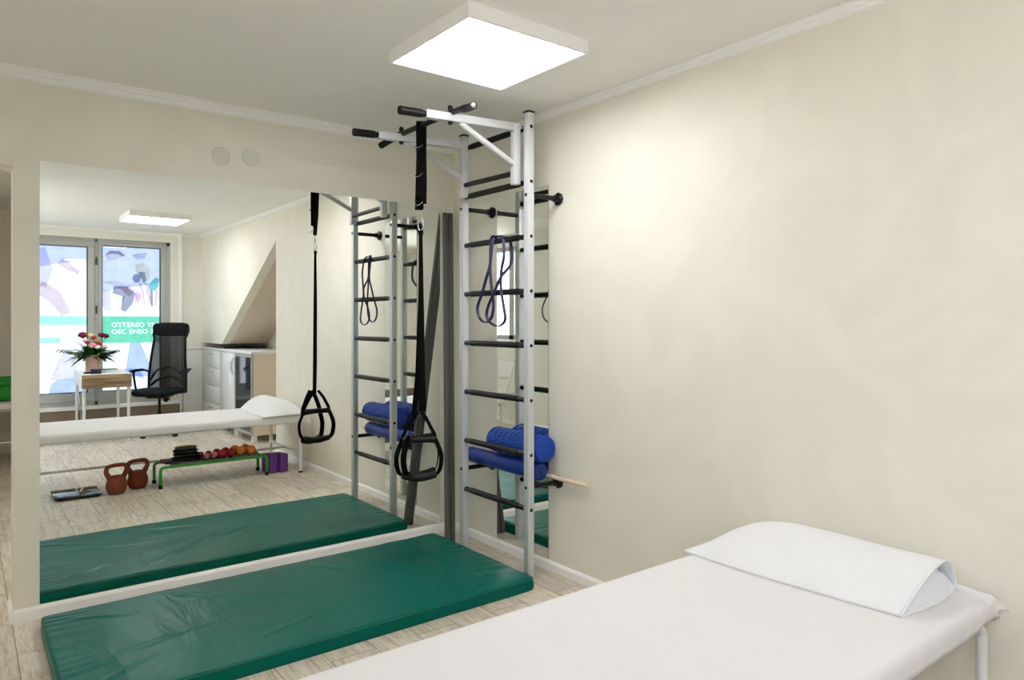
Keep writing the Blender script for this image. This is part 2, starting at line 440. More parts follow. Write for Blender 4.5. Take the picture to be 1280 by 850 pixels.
leaf(-1.222, WX1 - .05, -1.18, -.502, .49, 2.335, YW - .09, YW - .025)
def pane(corners, parent):
    mb = MB(); mb.bm.faces.new([mb.bm.verts.new(c) for c in corners]); return obj('window_pane', mb, GLASS, parent, smooth=0)
for a0, a1, zt in ((WX0 + .13, -1.335, 2.305), (-1.18, -.502, 2.335)):
    pane([(a1, YW - .054, .49), (a0, YW - .054, .49), (a0, YW - .054, zt), (a1, YW - .054, zt)], wf)
for z in (2.13, 1.52, .6):
    m = MB(); m.tube([(-1.243, YW - .005, z - .05), (-1.243, YW - .005, z + .05)], .009, 10)
    obj('hinge', m, ALUD, wf)

# left window
m = MB()
for b in [(LY0, LY1, LZ1 - .06, LZ1), (LY0, LY1, LZ0, LZ0 + .06), (LY0, LY0 + .06, LZ0, LZ1), (LY1 - .06, LY1, LZ0, LZ1), (-3.66, -3.56, LZ0, LZ1), (-4.66, -4.56, LZ0, LZ1)]:
    m.box(XL - .1, XL - .03, b[0], b[1], b[2], b[3], .004, 1)
w2 = struct('window_2', m, ALU)
pane([(XL - .068, LY0 + .06, LZ0 + .06), (XL - .068, LY1 - .06, LZ0 + .06), (XL - .068, LY1 - .06, LZ1 - .06), (XL - .068, LY0 + .06, LZ1 - .06)], w2)
struct('trim_7', MB().box(XL - .03, XL + .06, LY0 - .03, LY1 + .03, LZ0 - .03, LZ0, .004), WHITE_TRIM)

# ------------------------------------------------------------------ printed films on the glass
F_WHT = film_mat('film white', (246, 250, 255))
def tint_mat(name, rgb):
    """transparent printed ink over the white film"""
    m = bpy.data.materials.new(name); m.use_nodes = True
    nt = m.node_tree; nt.nodes.clear(); N = nt.nodes; L = nt.links
    g = N.new('ShaderNodeBsdfTransparent'); o = N.new('ShaderNodeOutputMaterial')
    tc = N.new('ShaderNodeTexCoord'); n = N.new('ShaderNodeTexNoise'); n.inputs['Scale'].default_value = 9; n.inputs['Detail'].default_value = 5
    L.new(tc.outputs['Object'], n.inputs['Vector'])
    mx = N.new('ShaderNodeMix'); mx.data_type = 'RGBA'; mr = N.new('ShaderNodeMapRange'); mr.inputs['From Min'].default_value = .35; mr.inputs['From Max'].default_value = .68; mr.inputs['To Max'].default_value = .45
    L.new(n.outputs['Fac'], mr.inputs['Value']); L.new(mr.outputs['Result'], mx.inputs['Factor'])
    mx.inputs['A'].default_value = tuple(v ** 1.0 * .92 for v in lin(rgb)[:3]) + (1,); mx.inputs['B'].default_value = tuple(v ** .7 for v in lin(rgb)[:3]) + (1,)
    L.new(mx.outputs['Result'], g.inputs['Color']); L.new(g.outputs[0], o.inputs[0])
    return m
F_SKY = tint_mat('ink pale blue', (206, 214, 240)); F_GRN = tint_mat('ink green', (172, 236, 214)); F_GRY = tint_mat('ink grey', (158, 162, 184)); F_SKN = tint_mat('ink skin', (228, 206, 214))
F_TEAL = tint_mat('ink teal', (120, 204, 204)); F_PNK = tint_mat('ink pink', (230, 180, 230)); F_YEL = tint_mat('ink yellow', (240, 236, 208)); F_BLU = tint_mat('ink blue', (180, 200, 240)); F_LIL = tint_mat('ink lilac', (220, 216, 242))
FYF = YW - .062   # just outside the glass
def film_poly(pts, m, parent, layer, name='printed_figure'):
    mb = MB(); y = FYF + .0005 * layer
    b = mb.bm; b.faces.new([b.verts.new((p[0], y, p[1])) for p in pts])
    bmesh.ops.triangulate(b, faces=b.faces)
    return obj(name, mb, m, parent, smooth=0)
def ell(cx, cz, rx, rz, rot=0, n=18):
    return [(cx + rx * math.cos(2 * PI * i / n) * math.cos(rot) - rz * math.sin(2 * PI * i / n) * math.sin(rot), cz + rx * math.cos(2 * PI * i / n) * math.sin(rot) + rz * math.sin(2 * PI * i / n) * math.cos(rot)) for i in range(n)]
def limb(pts, ws):
    L_, R_ = [], []
    for i, p in enumerate(pts):
        a = Vector(pts[max(0, i - 1)]); c = Vector(pts[min(len(pts) - 1, i + 1)]); t = (c - a).normalized(); n_ = Vector((-t.y, t.x)) * ws[i] / 2
        L_.append((p[0] + n_.x, p[1] + n_.y)); R_.append((p[0] - n_.x, p[1] - n_.y))
    return L_ + R_[::-1]

f2 = thing('window_film', 'printed film on the right glass pane, bending figures above a green lettered band', 'window film', (-.84, FYF, .49))
film_poly([(-1.18, .49), (-.502, .49), (-.502, 2.335), (-1.18, 2.335)], F_WHT, f2, 0, 'white_film')
film_poly([(-1.18, 1.75), (-.95, 1.80), (-.76, 1.92), (-.60, 1.86), (-.502, 1.9), (-.502, 2.335), (-1.18, 2.335)], F_SKY, f2, 1, 'sky_print')
def SP(px, py):   # helper: a spot on the right pane, given as a fraction of the pane's print
    return (-1.18 + (px - 127.8) * .0092, 2.332 - (py - 306.6) * .01012)
def S(*a): return [SP(*p) for p in a]
film_poly(S((132, 318), (138, 314), (150, 315), (153, 319), (143, 324), (136, 325)), F_SKN, f2, 1)
film_poly(S((132, 318), (138, 312), (150, 312), (157, 318), (153, 319), (148, 316), (138, 316)), F_GRY, f2, 2)
film_poly(limb(S((128, 352), (146, 353), (158, 360), (166, 366)), (.02, .06, .10, .12)), F_SKN, f2, 1)
film_poly(limb(S((142, 361), (156, 363), (163, 367), (160, 377), (154, 388)), (.10, .13, .13, .11, .06)), F_GRY, f2, 2)
film_poly(limb(S((133, 362), (132, 375), (136, 388)), (.10, .13, .06)), F_LIL, f2, 1)
film_poly(S((143, 368), (156, 369), (154, 375), (144, 375)), F_YEL, f2, 3)
film_poly([SP(p[0], p[1]) for p in [(171 + 5.2 * math.cos(t * .35), 346 + 5.6 * math.sin(t * .35)) for t in range(18)]], F_GRY, f2, 3)
film_poly(S((169, 328), (178, 326), (187, 332), (188, 346), (180, 354), (176, 345), (170, 338)), F_YEL, f2, 2)
film_poly(S((173, 338), (181, 337), (184, 348), (180, 352), (176, 344)), F_GRY, f2, 2)
film_poly(limb(S((175, 352), (179, 364), (181, 380)), (.04, .03, .02)), F_SKN, f2, 2)
film_poly(limb(S((184, 352), (186, 366), (190, 382)), (.05, .035, .02)), F_SKN, f2, 2)
film_poly(S((186, 356), (190, 349), (195, 344), (200, 346), (199, 356), (195, 361), (188, 360)), F_TEAL, f2, 2)
film_poly(limb(S((190, 360), (190, 372), (191, 381)), (.035, .03, .02)), F_GRY, f2, 3)
film_poly(limb(S((197, 360), (196, 372), (195, 381)), (.035, .025, .02)), F_SKN, f2, 3)
film_poly(limb(S((171, 363), (175, 369), (171, 376)), (.03, .05, .04)), F_PNK, f2, 3)
film_poly(S((165, 316), (185, 312), (182, 320), (171, 322)), F_GRY, f2, 1)
film_poly([(-.86, 1.10), (-.74, 1.10), (-.56, .66), (-.92, .66)], F_BLU, f2, 1)
film_poly([(-1.07, .60), (-1.03, .70), (-.95, .76), (-.84, .77), (-.74, .72), (-.68, .62), (-.80, .67), (-.95, .67)], F_BLU, f2, 2)
# green band with the white lettering cut out of it (the white film shows through)
bm_ = MB().box(-1.18, -.502, FYF + .0010, FYF + .0014, 1.10, 1.44)
gb = obj('lettered_band', bm_, F_GRN, f2, smooth=0)
cutters = []
for tx, z in (('OTTEREO YRO', 1.303), ('OEC ENEO 789', 1.216)):
    cu = bpy.data.curves.new('text', 'FONT'); cu.body = tx; cu.size = .083; cu.space_character = 1.05; cu.extrude = .01; cu.resolution_u = 3; cu.offset = .0015
    t = bpy.data.objects.new('text', cu); COL.objects.link(t); t.parent = f2
    t.rotation_euler = (PI / 2, 0, 0); t.location = Vector((-1.07, FYF + .0012, z)) - f2.location
    bpy.context.view_layer.update()
    tm = bpy.data.meshes.new_from_object(t); t2 = bpy.data.objects.new('text', tm); COL.objects.link(t2); t2.matrix_world = t.matrix_world.copy(); bpy.data.objects.remove(t)
    cutters.append(t2); md = gb.modifiers.new('cut', 'BOOLEAN'); md.operation = 'DIFFERENCE'; md.solver = 'EXACT'; md.use_self = True; md.object = t2
bpy.context.view_layer.update()
gm = bpy.data.meshes.new_from_object(gb.evaluated_get(bpy.context.evaluated_depsgraph_get()))
gb.modifiers.clear(); gb.data = gm
for t2 in cutters: bpy.data.objects.remove(t2)
f1 = thing('window_film', 'printed film on the left glass pane, pinkish figures above pale blinds', 'window film', (-1.68, FYF, .49))
X0, X1 = WX0 + .13, -1.335
film_poly([(X0, .49), (X1, .49), (X1, 2.305), (X0, 2.305)], F_WHT, f1, 0, 'white_film')
film_poly([(X0, 2.0), (-1.78, 2.05), (-1.6, 2.1), (-1.335, 2.12), (X1, 2.305), (X0, 2.305)], F_SKY, f1, 1, 'sky_print')
film_poly([(X0, 1.33), (X1, 1.33), (X1, 1.44), (X0, 1.44)], F_GRN, f1, 1, 'green_band')
film_poly(limb([(-1.86, 2.25), (-1.78, 2.0), (-1.83, 1.8)], (.18, .16, .12)), F_LIL, f1, 2)
film_poly(limb([(-1.62, 2.12), (-1.50, 2.02), (-1.42, 1.98)], (.10, .07, .05)), F_SKN, f1, 2)
film_poly(limb([(-1.85, 1.80), (-1.68, 1.68), (-1.56, 1.46)], (.16, .17, .10)), F_SKN, f1, 3)
film_poly([(X0, 1.18), (-1.62, 1.18), (-1.62, 1.11), (X0, 1.11)], F_GRN, f1, 1, 'green_band')
film_poly([(-1.74, .49), (-1.72, .6), (-1.66, .66), (-1.45, .67), (-1.34, .62), (-1.34, .49)], F_BLU, f1, 1)
film_poly([(-1.72, .66), (-1.66, .78), (-1.62, .95), (-1.56, 1.02), (-1.50, .94), (-1.44, .80), (-1.42, .66)], F_LIL, f1, 2)
for k in range(9):
    film_poly([(X0, 1.06 - k * .055), (-1.70, 1.06 - k * .055), (-1.70, 1.048 - k * .055), (X0, 1.048 - k * .055)], F_LIL, f1, 1, 'printed_blind_line')

# ------------------------------------------------------------------ mirrors
def mirror(name, label, x0, x1, y0, y1, z0, z1, face):
    r = thing(name, label, 'mirror', ((x0 + x1) / 2, (y0 + y1) / 2, z0))
    if face == 'y':
        obj('mirror_glass', MB().prism([(x0, z0), (x1, z0), (x1, z1), (x0, z1)], 'y', y0, y0 + .001), MIRROR, r, smooth=0)
        obj('backing', MB().box(x0, x1, y0 + .0012, y1, z0, z1), GLASS_EDGE, r)
    else:
        obj('mirror_glass', MB().prism([(y0, z0), (y1, z0), (y1, z1), (y0, z1)], 'x', x0, x0 + .001), MIRROR, r, smooth=0)
        obj('backing', MB().box(x0 + .0012, x1, y0, y1, z0, z1), ALUD, r)
    return r
mirror('wall_mirror', 'large frameless wall mirror covering most of the back wall behind the green mat', -2.294, -.1085, -.001, 0, .0617, 2.126, 'y')
mirror('wall_mirror', 'tall narrow frameless mirror on the right wall behind the wall bars', -.003, 0, -.963, -.485, .060, 2.137, 'x')

# round cover plates above the mirror
for x, z, l in ((-1.484, 2.263, 'left one of the two faint round cover plates on the wall above the large mirror'), (-1.324, 2.277, 'right one of the two faint round cover plates on the wall above the large mirror')):
    o = obj('cover_plate', MB().lathe([(0, .006), (.036, .006), (.045, .004), (.048, 0), (0, 0)], seg=32, M=xf((x, 0, z), rx=PI / 2)), CAPD, origin=(x, 0, z))
    tag(o, l, 'cover plate', 'round cover plates')

# ------------------------------------------------------------------ ceiling lamps
def lamp(cx, cy, label, w=.60, e=.577):
    t = thing('ceiling_light', label, 'ceiling light', (cx, cy, 2.482), 'square ceiling panels')
    h, q = w / 2, e / 2; z0 = 2.484
    m = MB()
    for b in [(-h, h, q, h), (-h, h, -h, -q), (-h, -q, -q, q), (q, h, -q, q)]: m.box(cx + b[0], cx + b[1], cy + b[2], cy + b[3], z0, CH)
    obj('frame', m, WHITE_TRIM, t)
    obj('diffuser', MB().box(cx - q, cx + q, cy - q, cy + q, z0 + .003, z0 + .008), PANEL, t)
lamp(-.835, -1.535, 'square lit ceiling panel in a white frame, above the pull-up bars')
lamp(-.89, -4.66, 'square lit ceiling panel near the glazed door, seen in the large mirror')
lamp(-2.5, 1.1, 'unseen square ceiling panel added to light the next room, just beyond the opening')  # added out of view so that the next room gets light

# ------------------------------------------------------------------ green exercise mat
MX0, MX1, MY0, MY1, MH = -2.305, -.25, -1.150, -.165, .062
t = thing('exercise_mat', 'long green vinyl exercise mat lying on the floor in front of the large mirror', 'exercise mat', ((MX0 + MX1) / 2, (MY0 + MY1) / 2, 0))
def mat_h(x, y, u, v):
    e = min(x - MX0, MX1 - x, y - MY0, MY1 - y)
    z = MH + .004 * (1 - math.exp(-max(e, 0) / .12))
    n1 = noise.noise(Vector((x * 1.6 + 3, y * 5.5, 0)))
    n2 = noise.noise(Vector((x * 7, y * 3 + 9, 1)))
    edge = math.exp(-max(e, 0) / .10)
    z += .0022 * n1 + .0024 * n2 * (0.4 + edge)
    # pleats running in from the short ends
    for xe in (MX0, MX1):
        d = abs(x - xe)
        z += (.0012 + .0045 * max(0, noise.noise(Vector((y * 6, xe, 4))))) * math.exp(-d / (.10 + .08 * noise.noise(Vector((y * 4, xe, 8))))) * math.sin(y * 78 + 9 * noise.noise(Vector((y * 3, xe, 0))) + (8 * (y + .6)) * d * 6) * (1 - math.exp(-d / .02))
    # long soft folds
    for (ax, ay, ang, ln, amp, wd) in ((-1.55, -.45, -.75, .32, .0055, .018), (-1.25, -.62, -.6, .24, .004, .016), (-1.90, -.75, .25, .30, .003, .02), (-.62, -.85, .9, .20, .003, .014), (-.45, -.55, 1.2, .15, .0028, .014), (-.50, -1.0, 1.0, .10, .004, .010), (-.42, -.98, 1.3, .08, .003, .009), (-.75, -.98, .8, .12, .003, .012), (-1.5, -.95, .3, .2, .003, .014), (-2.1, -.95, .6, .16, .004, .014), (-1.75, -.30, -.9, .12, .004, .012), (-1.0, -.40, -1.0, .2, .003, .016), (-2.08, -.35, -.5, .16, .004, .014)):
        dx, dy = x - ax, y - ay; a = dx * math.cos(ang) + dy * math.sin(ang); b = -dx * math.sin(ang) + dy * math.cos(ang) + .12 * a * a
        z += 1.25 * amp * math.exp(-(b / wd) ** 2) * max(0, 1 - (a / ln) ** 2)
    return z
R = .011
def mat_fn(u, v):
    x = MX0 + (MX1 - MX0) * u; y = MY0 + (MY1 - MY0) * v
    z = mat_h(x, y, u, v)
    ex = min(x - MX0, MX1 - x); ey = min(y - MY0, MY1 - y); e = min(ex, ey)
    if e < R: z -= R - math.sqrt(max(0, R * R - (R - e) ** 2))
    # corners pull in a little
    c = math.exp(-(ex + ey) / .04)
    cx, cy = (MX0 + MX1) / 2, (MY0 + MY1) / 2
    x -= math.copysign(.010 * c, x - cx); y -= math.copysign(.010 * c, y - cy)
    return Vector((x, y, z))
def ease(a, n):   # denser near the ends
    out = [0, .0015, .004, .008]
    out = out + [out[-1] + (1 - 2 * out[-1]) * i / n for i in range(1, n)] + [1 - q for q in reversed(out)]
    return out
U = ease(0, 170); V = ease(0, 110)
mb = MB(); b = mb.bm
G = [[b.verts.new(mat_fn(u, v if True else v)) for v in V] for u in U]
for i in range(len(U) - 1):
    for j in range(len(V) - 1): b.faces.new((G[i][j], G[i + 1][j], G[i + 1][j + 1], G[i][j + 1]))
loop = [G[i][0] for i in range(len(U))] + [G[-1][j] for j in range(1, len(V))] + [G[i][-1] for i in range(len(U) - 2, -1, -1)] + [G[0][j] for j in range(len(V) - 2, 0, -1)]
prev = loop; n = len(loop); cxm, cym = (MX0 + MX1) / 2, (MY0 + MY1) / 2
for k, zf in enumerate((.74, .55, .36, .18, .0)):
    cur = []
    for i, vv in enumerate(loop):
        p = vv.co.copy(); bul = .004 * math.sin(PI * (1 - zf)) + .0018 * noise.noise(Vector((p.x * 9, p.y * 9, zf * 14)))
        if abs(p.x - MX0) < .012: p.x -= bul
        if abs(p.x - MX1) < .012: p.x += bul
        if abs(p.y - MY0) < .012: p.y -= bul
        if abs(p.y - MY1) < .012: p.y += bul
        p.z = vv.co.z * zf; cur.append(b.verts.new(p))
    for i in range(n): b.faces.new((prev[i], prev[(i + 1) % n], cur[(i + 1) % n], cur[i]))
    prev = cur
b.faces.new(prev)
bmesh.ops.recalc_face_normals(b, faces=b.faces)
obj('cover', mb, VINYL, t, smooth=60)
pp = []
for (x, y) in [(MX0, MY0), (MX1, MY0), (MX1, MY1), (MX0, MY1)]: pp.append((x, y))
pts = []
for i in range(4):
    a, c = pp[i], pp[(i + 1) % 4]
    for k in range(40):
        q = k / 40; x = a[0] + (c[0] - a[0]) * q; y = a[1] + (c[1] - a[1]) * q
        ex = min(x - MX0, MX1 - x); ey = min(y - MY0, MY1 - y); cc = math.exp(-(ex + ey) / .04)
        pts.append((x - math.copysign(.010 * cc, x - cxm), y - math.copysign(.010 * cc, y - cym), MH * .90 + .001 * noise.noise(Vector((x * 6, y * 6, 0)))))
obj('edge_piping', MB().tube(pts, .0035, 8, closed=True), VINYL_SEAM, t)

# ------------------------------------------------------------------ wall bars
LX, YN, YFp = -.214, -1.051, -.439
t = thing('wall_bars', 'silver steel wall bars with black rungs standing in front of the narrow mirror', 'wall bars', (LX, (YN + YFp) / 2, 0))
for y in (YN, YFp):
    p = obj('post', MB().box(LX - .02, LX + .02, y - .02, y + .02, 0, 2.478, .003, 2), SILVER, t)
    obj('end_cap', MB().box(LX - .023, LX + .023, y - .023, y + .023, 2.478, 2.487, .003), BLACK, p)
for k in range(8):
    z = .3847 + k * .2884
    r = obj('rung', MB().tube([(LX, YFp - .022, z), (LX, YN + .022, z)], .0145, 16), BLACKM, t)
    obj('grip_sleeve', MB().tube([(LX, YFp - .08, z), (LX, YN + .085, z)], .0168, 16), BLACK, r)
    for y, s in ((YN - .02, -1), (YFp + .02, 1)):
        obj('bolt_cap', MB().ball((LX, y, z), .0095, 12, (1, .6, 1)), BLACK, r)
for y in (YN, YFp):
    for z in (.502, 2.045):
        m = MB().tube([(LX + .02, y, z), (-.018, y, z)], .0135, 14)
        br = obj('wall_bracket', m, BLACKM, t)
        fl = MB()
        fl.lathe([(0, .0), (.034, 0), (.036, .004), (.036, .012), (.028, .018), (.019, .022), (.019, .040), (0, .040)], seg=8, M=xf((-.0005, y, z), ry=-PI / 2, rz=0))
        obj('flange', fl, BLACKM, br)
        obj('bolt_cap', MB().ball((LX - .02, y, z), .0095, 12, (.6, 1, 1)), BLACK, br)

# ------------------------------------------------------------------ pull-up attachment hooked on the wall bars
AX = -.258
t = thing('pull_up_frame', 'silver pull-up frame with black grips hooked on the top of the wall bars', 'pull-up bar', (AX, -.745, 2.1))
for y in (-.992, -.498):
    m = MB().box(AX - .02, AX + .02, y - .02, y + .02, 2.103, 2.425, .003)
    obj('upright', m, SILVER, t)
    zt = 2.405
    # arm runs slightly down towards the grip
    M = xf((AX - .02, y, zt), ry=math.radians(2.6))
    m = MB().box(-.535, 0, -.02, .02, -.02, .02, .003, 2)
    bm2 = m.bm; bmesh.ops.transform(bm2, matrix=xf((AX - .02, y, zt), ry=-math.radians(2.6)), verts=bm2.verts)
    a = obj('arm', m, SILVER, t)
    dz = -.535 * math.tan(math.radians(2.6))
    p0 = Vector((AX - .02 - .53, y, zt + dz)); d = Vector((-1, 0, -math.tan(math.radians(2.6)))).normalized()
    g = MB().tube([p0, p0 + d * .02, p0 + d * .022, p0 + d * .13, p0 + d * .132, p0 + d * .145], 1, 18, scale=[.016, .016, .0195, .0195, .0215, .020])
    for i in range(4):
        q = p0 + d * (.035 + i * .024); g.tube([q, q + d * .010], .0208, 18)
    obj('grip', g, BLACK, a)
    br = MB().band([(-.615, y, 2.372), (AX - .012, y, 2.212)], .028, .028, (0, 1, 0))
    obj('brace', br, SILVER, t)
    # clamp bolt of the cross bar
    for z in (2.365, 2.435):
        obj('clamp_bolt', MB().lathe([(0, -.012), (.010, -.012), (.013, -.004), (.013, .006), (.009, .012), (0, .013)], (-.668, y, z), 12), BLACK, t)
obj('cross_tube', MB().tube([(AX, -.52, 2.172), (AX, -.97, 2.166)], .0145, 14), BLACKM, t)
obj('spacer_hook', MB().box(AX + .0, LX + .02, -.997 - .02, -.997 + .02, 2.4, 2.408), SILVER, t)
cb = fillet([(-.705, -.325, 2.372), (-.668, -.44, 2.408), (-.664, -1.05, 2.412), (-.672, -1.17, 2.395), (-.700, -1.24, 2.382)], .08)
cbo = obj('cross_bar', MB().tube(cb, .0145, 16), BLACKM, t)
g = MB().tube(cb[-10:], .0185, 16); obj('bar_grip', g, BLACK, cbo)
g = MB().tube(cb[:9], .0185, 16); obj('bar_grip', g, BLACK, cbo)
obj('bar_end_cap', MB().ball((-.7005, -1.2405, 2.3818), .0135, 14, (1, .6, 1)), CHROME, cbo)

# ------------------------------------------------------------------ suspension trainer
SXc, SYc = -.668, -.706
t = thing('suspension_trainer', 'black webbing suspension trainer with two loop handles hanging from the pull-up frame', 'suspension trainer', (SXc, SYc, .56))
wd = Vector((.79, -.61, 0))     # strap width direction, facing the room
wd.normalize(); nd = Vector((-.61, -.79, 0))
def sp(a, n_, z): return Vector((SXc, SYc, z)) + wd * a + nd * n_
an = obj('anchor_strap', MB().band([sp(.004, .022, 2.03), sp(.004, .024, 2.2), sp(0, .020, 2.38), sp(0, .018, 2.42), sp(0, .008, 2.4305), sp(0, -.008, 2.4305), sp(0, -.018, 2.42), sp(0, -.020, 2.38), sp(-.006, -.012, 2.1), sp(-.008, -.004, 2.0), sp(-.008, 0, 1.965)], .046, .004, wd), WEB, t)
obj('anchor_loop', MB().band([sp(.016, .012, 2.41), sp(.016, .02, 2.3), sp(.018, .018, 2.1), sp(.016, .014, 1.995)], .032, .005, wd), WEB, an)
for z in (2.285, 2.135, 1.985):
    q = catmull([sp(-.026, .018, z + .012), sp(-.027, .032, z + .002), sp(-.01, .034, z), sp(.006, .033, z + .010), sp(.012, .028, z + .018)], 5)
    obj('wire_ring', MB().tube(q, .0022, 8), CHROME, an)
q = catmull([sp(.022, .014, 1.99), sp(.028, .016, 1.982), sp(.014, .014, 1.965), sp(.006, .01, 1.945)], 5)
obj('wire_ring', MB().tube(q, .0025, 8), CHROME, an)
car = [sp(.012 * math.cos(a) * (1.25 if math.sin(a) < 0 else .8), .002, 1.898 + .044 * math.sin(a)) for a in [2 * PI * i / 28 for i in range(28)]]
cr = obj('carabiner', MB().tube(car, .0038, 10, closed=True), CHROME, t)
obj('gate', MB().tube([sp(.012, .006, 1.915), sp(.014, .006, 1.876)], .005, 10), CHROME, cr)
obj('stitched_head', MB().band([sp(0, .0, 1.858), sp(0, .0, 1.835)], .026, .012, wd), WEB, t)
# main straps: two, spreading slightly to the handles
obj('strap', MB().band([sp(.000, .004, 1.845), sp(.002, .006, 1.5), sp(.006, .010, 1.1), sp(.008, .012, .905)], .03, .0035, wd, scale=[.65, .95, 1.2, 1.35]), WEB, t)
obj('strap', MB().band([sp(-.002, -.004, 1.845), sp(-.004, -.008, 1.5), sp(-.018, -.014, 1.1), sp(-.040, -.02, .86)], .022, .0035, wd, scale=[.7, .95, 1.2, 1.3]), WEB, t)
def handle(c, ang, zt, dz=0):
    """stirrup: V of webbing, rubber grip, foot cradle"""
    X = Vector((math.cos(ang), math.sin(ang), 0)); Y = Vector((-math.sin(ang), math.cos(ang), 0)); c = Vector((c[0], c[1], 0))
    def h(a, z, n_=0): return c + X * a + Y * n_ + Vector((0, 0, z + dz))
    hd = obj('handle', MB().tube([h(-.075, .765), h(.075, .765)], .0165, 18), BLACK, t)
    for s in (-1, 1): obj('grip_end', MB().tube([h(s * .072, .765), h(s * .085, .765)], .019, 16), BLACKM, hd)
    m = MB()
    for s in (-1, 1): m.band([h(s * .010, zt - dz), h(s * .045, .86), h(s * .082, .79), h(s * .084, .762)], .028, .004, X * .6 + Y * .8)
    obj('upper_webbing', m, WEB, hd)
    for s in (-1, 1): obj('cradle_webbing', MB().band(catmull([h(s * .082, .77), h(s * .098, .735), h(s * .116, .68), h(s * .112, .62), h(s * .095, .585), h(s * .06, .57)], 5), .030, .004, X * s * .75 + Y * .65), WEB, hd)
    obj('cradle_pad', MB().tube(catmull([h(-.092, .582), h(-.05, .572), (h(0, .566)), h(.05, .572), h(.092, .582)], 5), 1, 14, scale=[.010] + [.017 + .004 * math.sin(PI * i / 20) for i in range(1, 20)] + [.010]), BLACK, hd)
handle((-.662, -.700), math.radians(8), .905)
handle((-.690, -.725), math.radians(-28), .905, -.006)

# ------------------------------------------------------------------ resistance band looped over a rung
zb = 1.8267
def B(y, z, x): return (x, y, z)
pts = [B(-.742, zb + .014, LX - .020), B(-.745, 1.70, LX - .030), B(-.71, 1.62, LX - .032), B(-.665, 1.53, LX - .032), B(-.625, 1.46, LX - .032), B(-.640, 1.40, LX - .030), B(-.695, 1.372, LX - .028), B(-.755, 1.40, LX - .028), B(-.775, 1.47, LX - .03), B(-.765, 1.56, LX - .034), B(-.750, 1.68, LX - .034), B(-.762, zb - .01, LX - .026), B(-.765, zb + .018, LX - .012),
       B(-.79, zb + .024, LX + .0), B(-.83, zb + .018, LX + .016), B(-.862, zb - .01, LX + .022), B(-.870, 1.70, LX + .022), B(-.84, 1.62, LX - .028), B(-.80, 1.54, LX - .040), B(-.745, 1.47, LX - .040), B(-.725, 1.41, LX - .040), B(-.76, 1.368, LX - .036), B(-.83, 1.352, LX - .034), B(-.885, 1.385, LX - .032), B(-.872, 1.46, LX - .032), B(-.845, 1.56, LX - .03), B(-.850, 1.66, LX - .03), B(-.868, 1.74, LX - .026), B(-.845, zb + .01, LX - .018), B(-.79, zb + .026, LX - .008)]
o = obj('resistance_band', MB().band(catmull(pts, 6, True), .0165, .006, (.84, -.54, 0), closed=True), NAVY, origin=(LX, -.78, 1.36))
tag(o, 'navy rubber resistance band looped over an upper rung of the wall bars', 'resistance band')

# ------------------------------------------------------------------ foam rollers and stick behind the wall bars
def yroll(name, label, cat, x, y0, y1, z, r, m, hole=0., mc=None, dimp=False):
    t = thing(name, label, cat, (x, (y0 + y1) / 2, z - r))
    seg = 40; b = MB()
    prof = [(max(hole, .0001), 0), (r - .006, 0), (r - .002, .002), (r, .006), (r, abs(y1 - y0) - .006), (r - .002, abs(y1 - y0) - .002), (r - .006, abs(y1 - y0)), (max(hole, .0001), abs(y1 - y0))]
    if hole: prof = prof + [prof[0]]
    b.lathe(prof, seg=seg, M=xf((x, max(y0, y1), z), rx=PI / 2))
    if dimp:
        d = b
        for i in range(22):
            for j in range(10):
                a = 2 * PI * i / 22 + (j % 2) * PI / 22; yy = max(y0, y1) - .03 - j * (abs(y1 - y0) - .06) / 9
                d.ball((x + r * math.cos(a), yy, z + r * math.sin(a)), .0065, 8, (1, 1.6, 1))
    obj('foam_body', b, m, t)
    if hole: obj('end_hole', MB().lathe([(0, 0), (hole + .001, 0), (hole + .001, .002), (0, .002)], seg=16, M=xf((x, min(y0, y1) - .0005, z), rx=-PI / 2)), ALUD, t)
    return t
yroll('foam_roller', 'long thin blue foam roller lying on the lower brackets behind the wall bars', 'foam roller', -.104, -.345, -1.02, .5625, .0465, BLUE2, .010)
yroll('foam_roller', 'thick short blue foam roller lying on the thin one behind the wall bars', 'foam roller', -.090, -.585, -1.045, .6865, .070, BLUE, 0, None, True)
st = MB().tube([(-.028, -.40, .5285), (-.028, -1.298, .5285), (-.028, -1.304, .5285)], 1, 16, scale=[.012, .012, .010])
o = obj('wooden_stick', st, STICKW, origin=(-.028, -.85, .516)); tag(o, 'pale round wooden stick lying across the lower wall bar brackets, its end sticking out', 'stick')

# ------------------------------------------------------------------ grey tubes leaning in the corner
for (bx, by, tx, ty, l) in ((-.218, -.262, -.083, -.024, 'left one of two dark grey plastic tubes leaning in the corner'), (-.180, -.262, -.043, -.024, 'right one of two dark grey plastic tubes leaning in the corner')):
    o = obj('plastic_tube', MB().band([(bx, by, .003), (tx, ty, 2.085)], .030, .030, (0, 1, 0)), GREYF, origin=(bx, by, 0))
    tag(o, l, 'tube', 'grey tubes leaning in the corner')

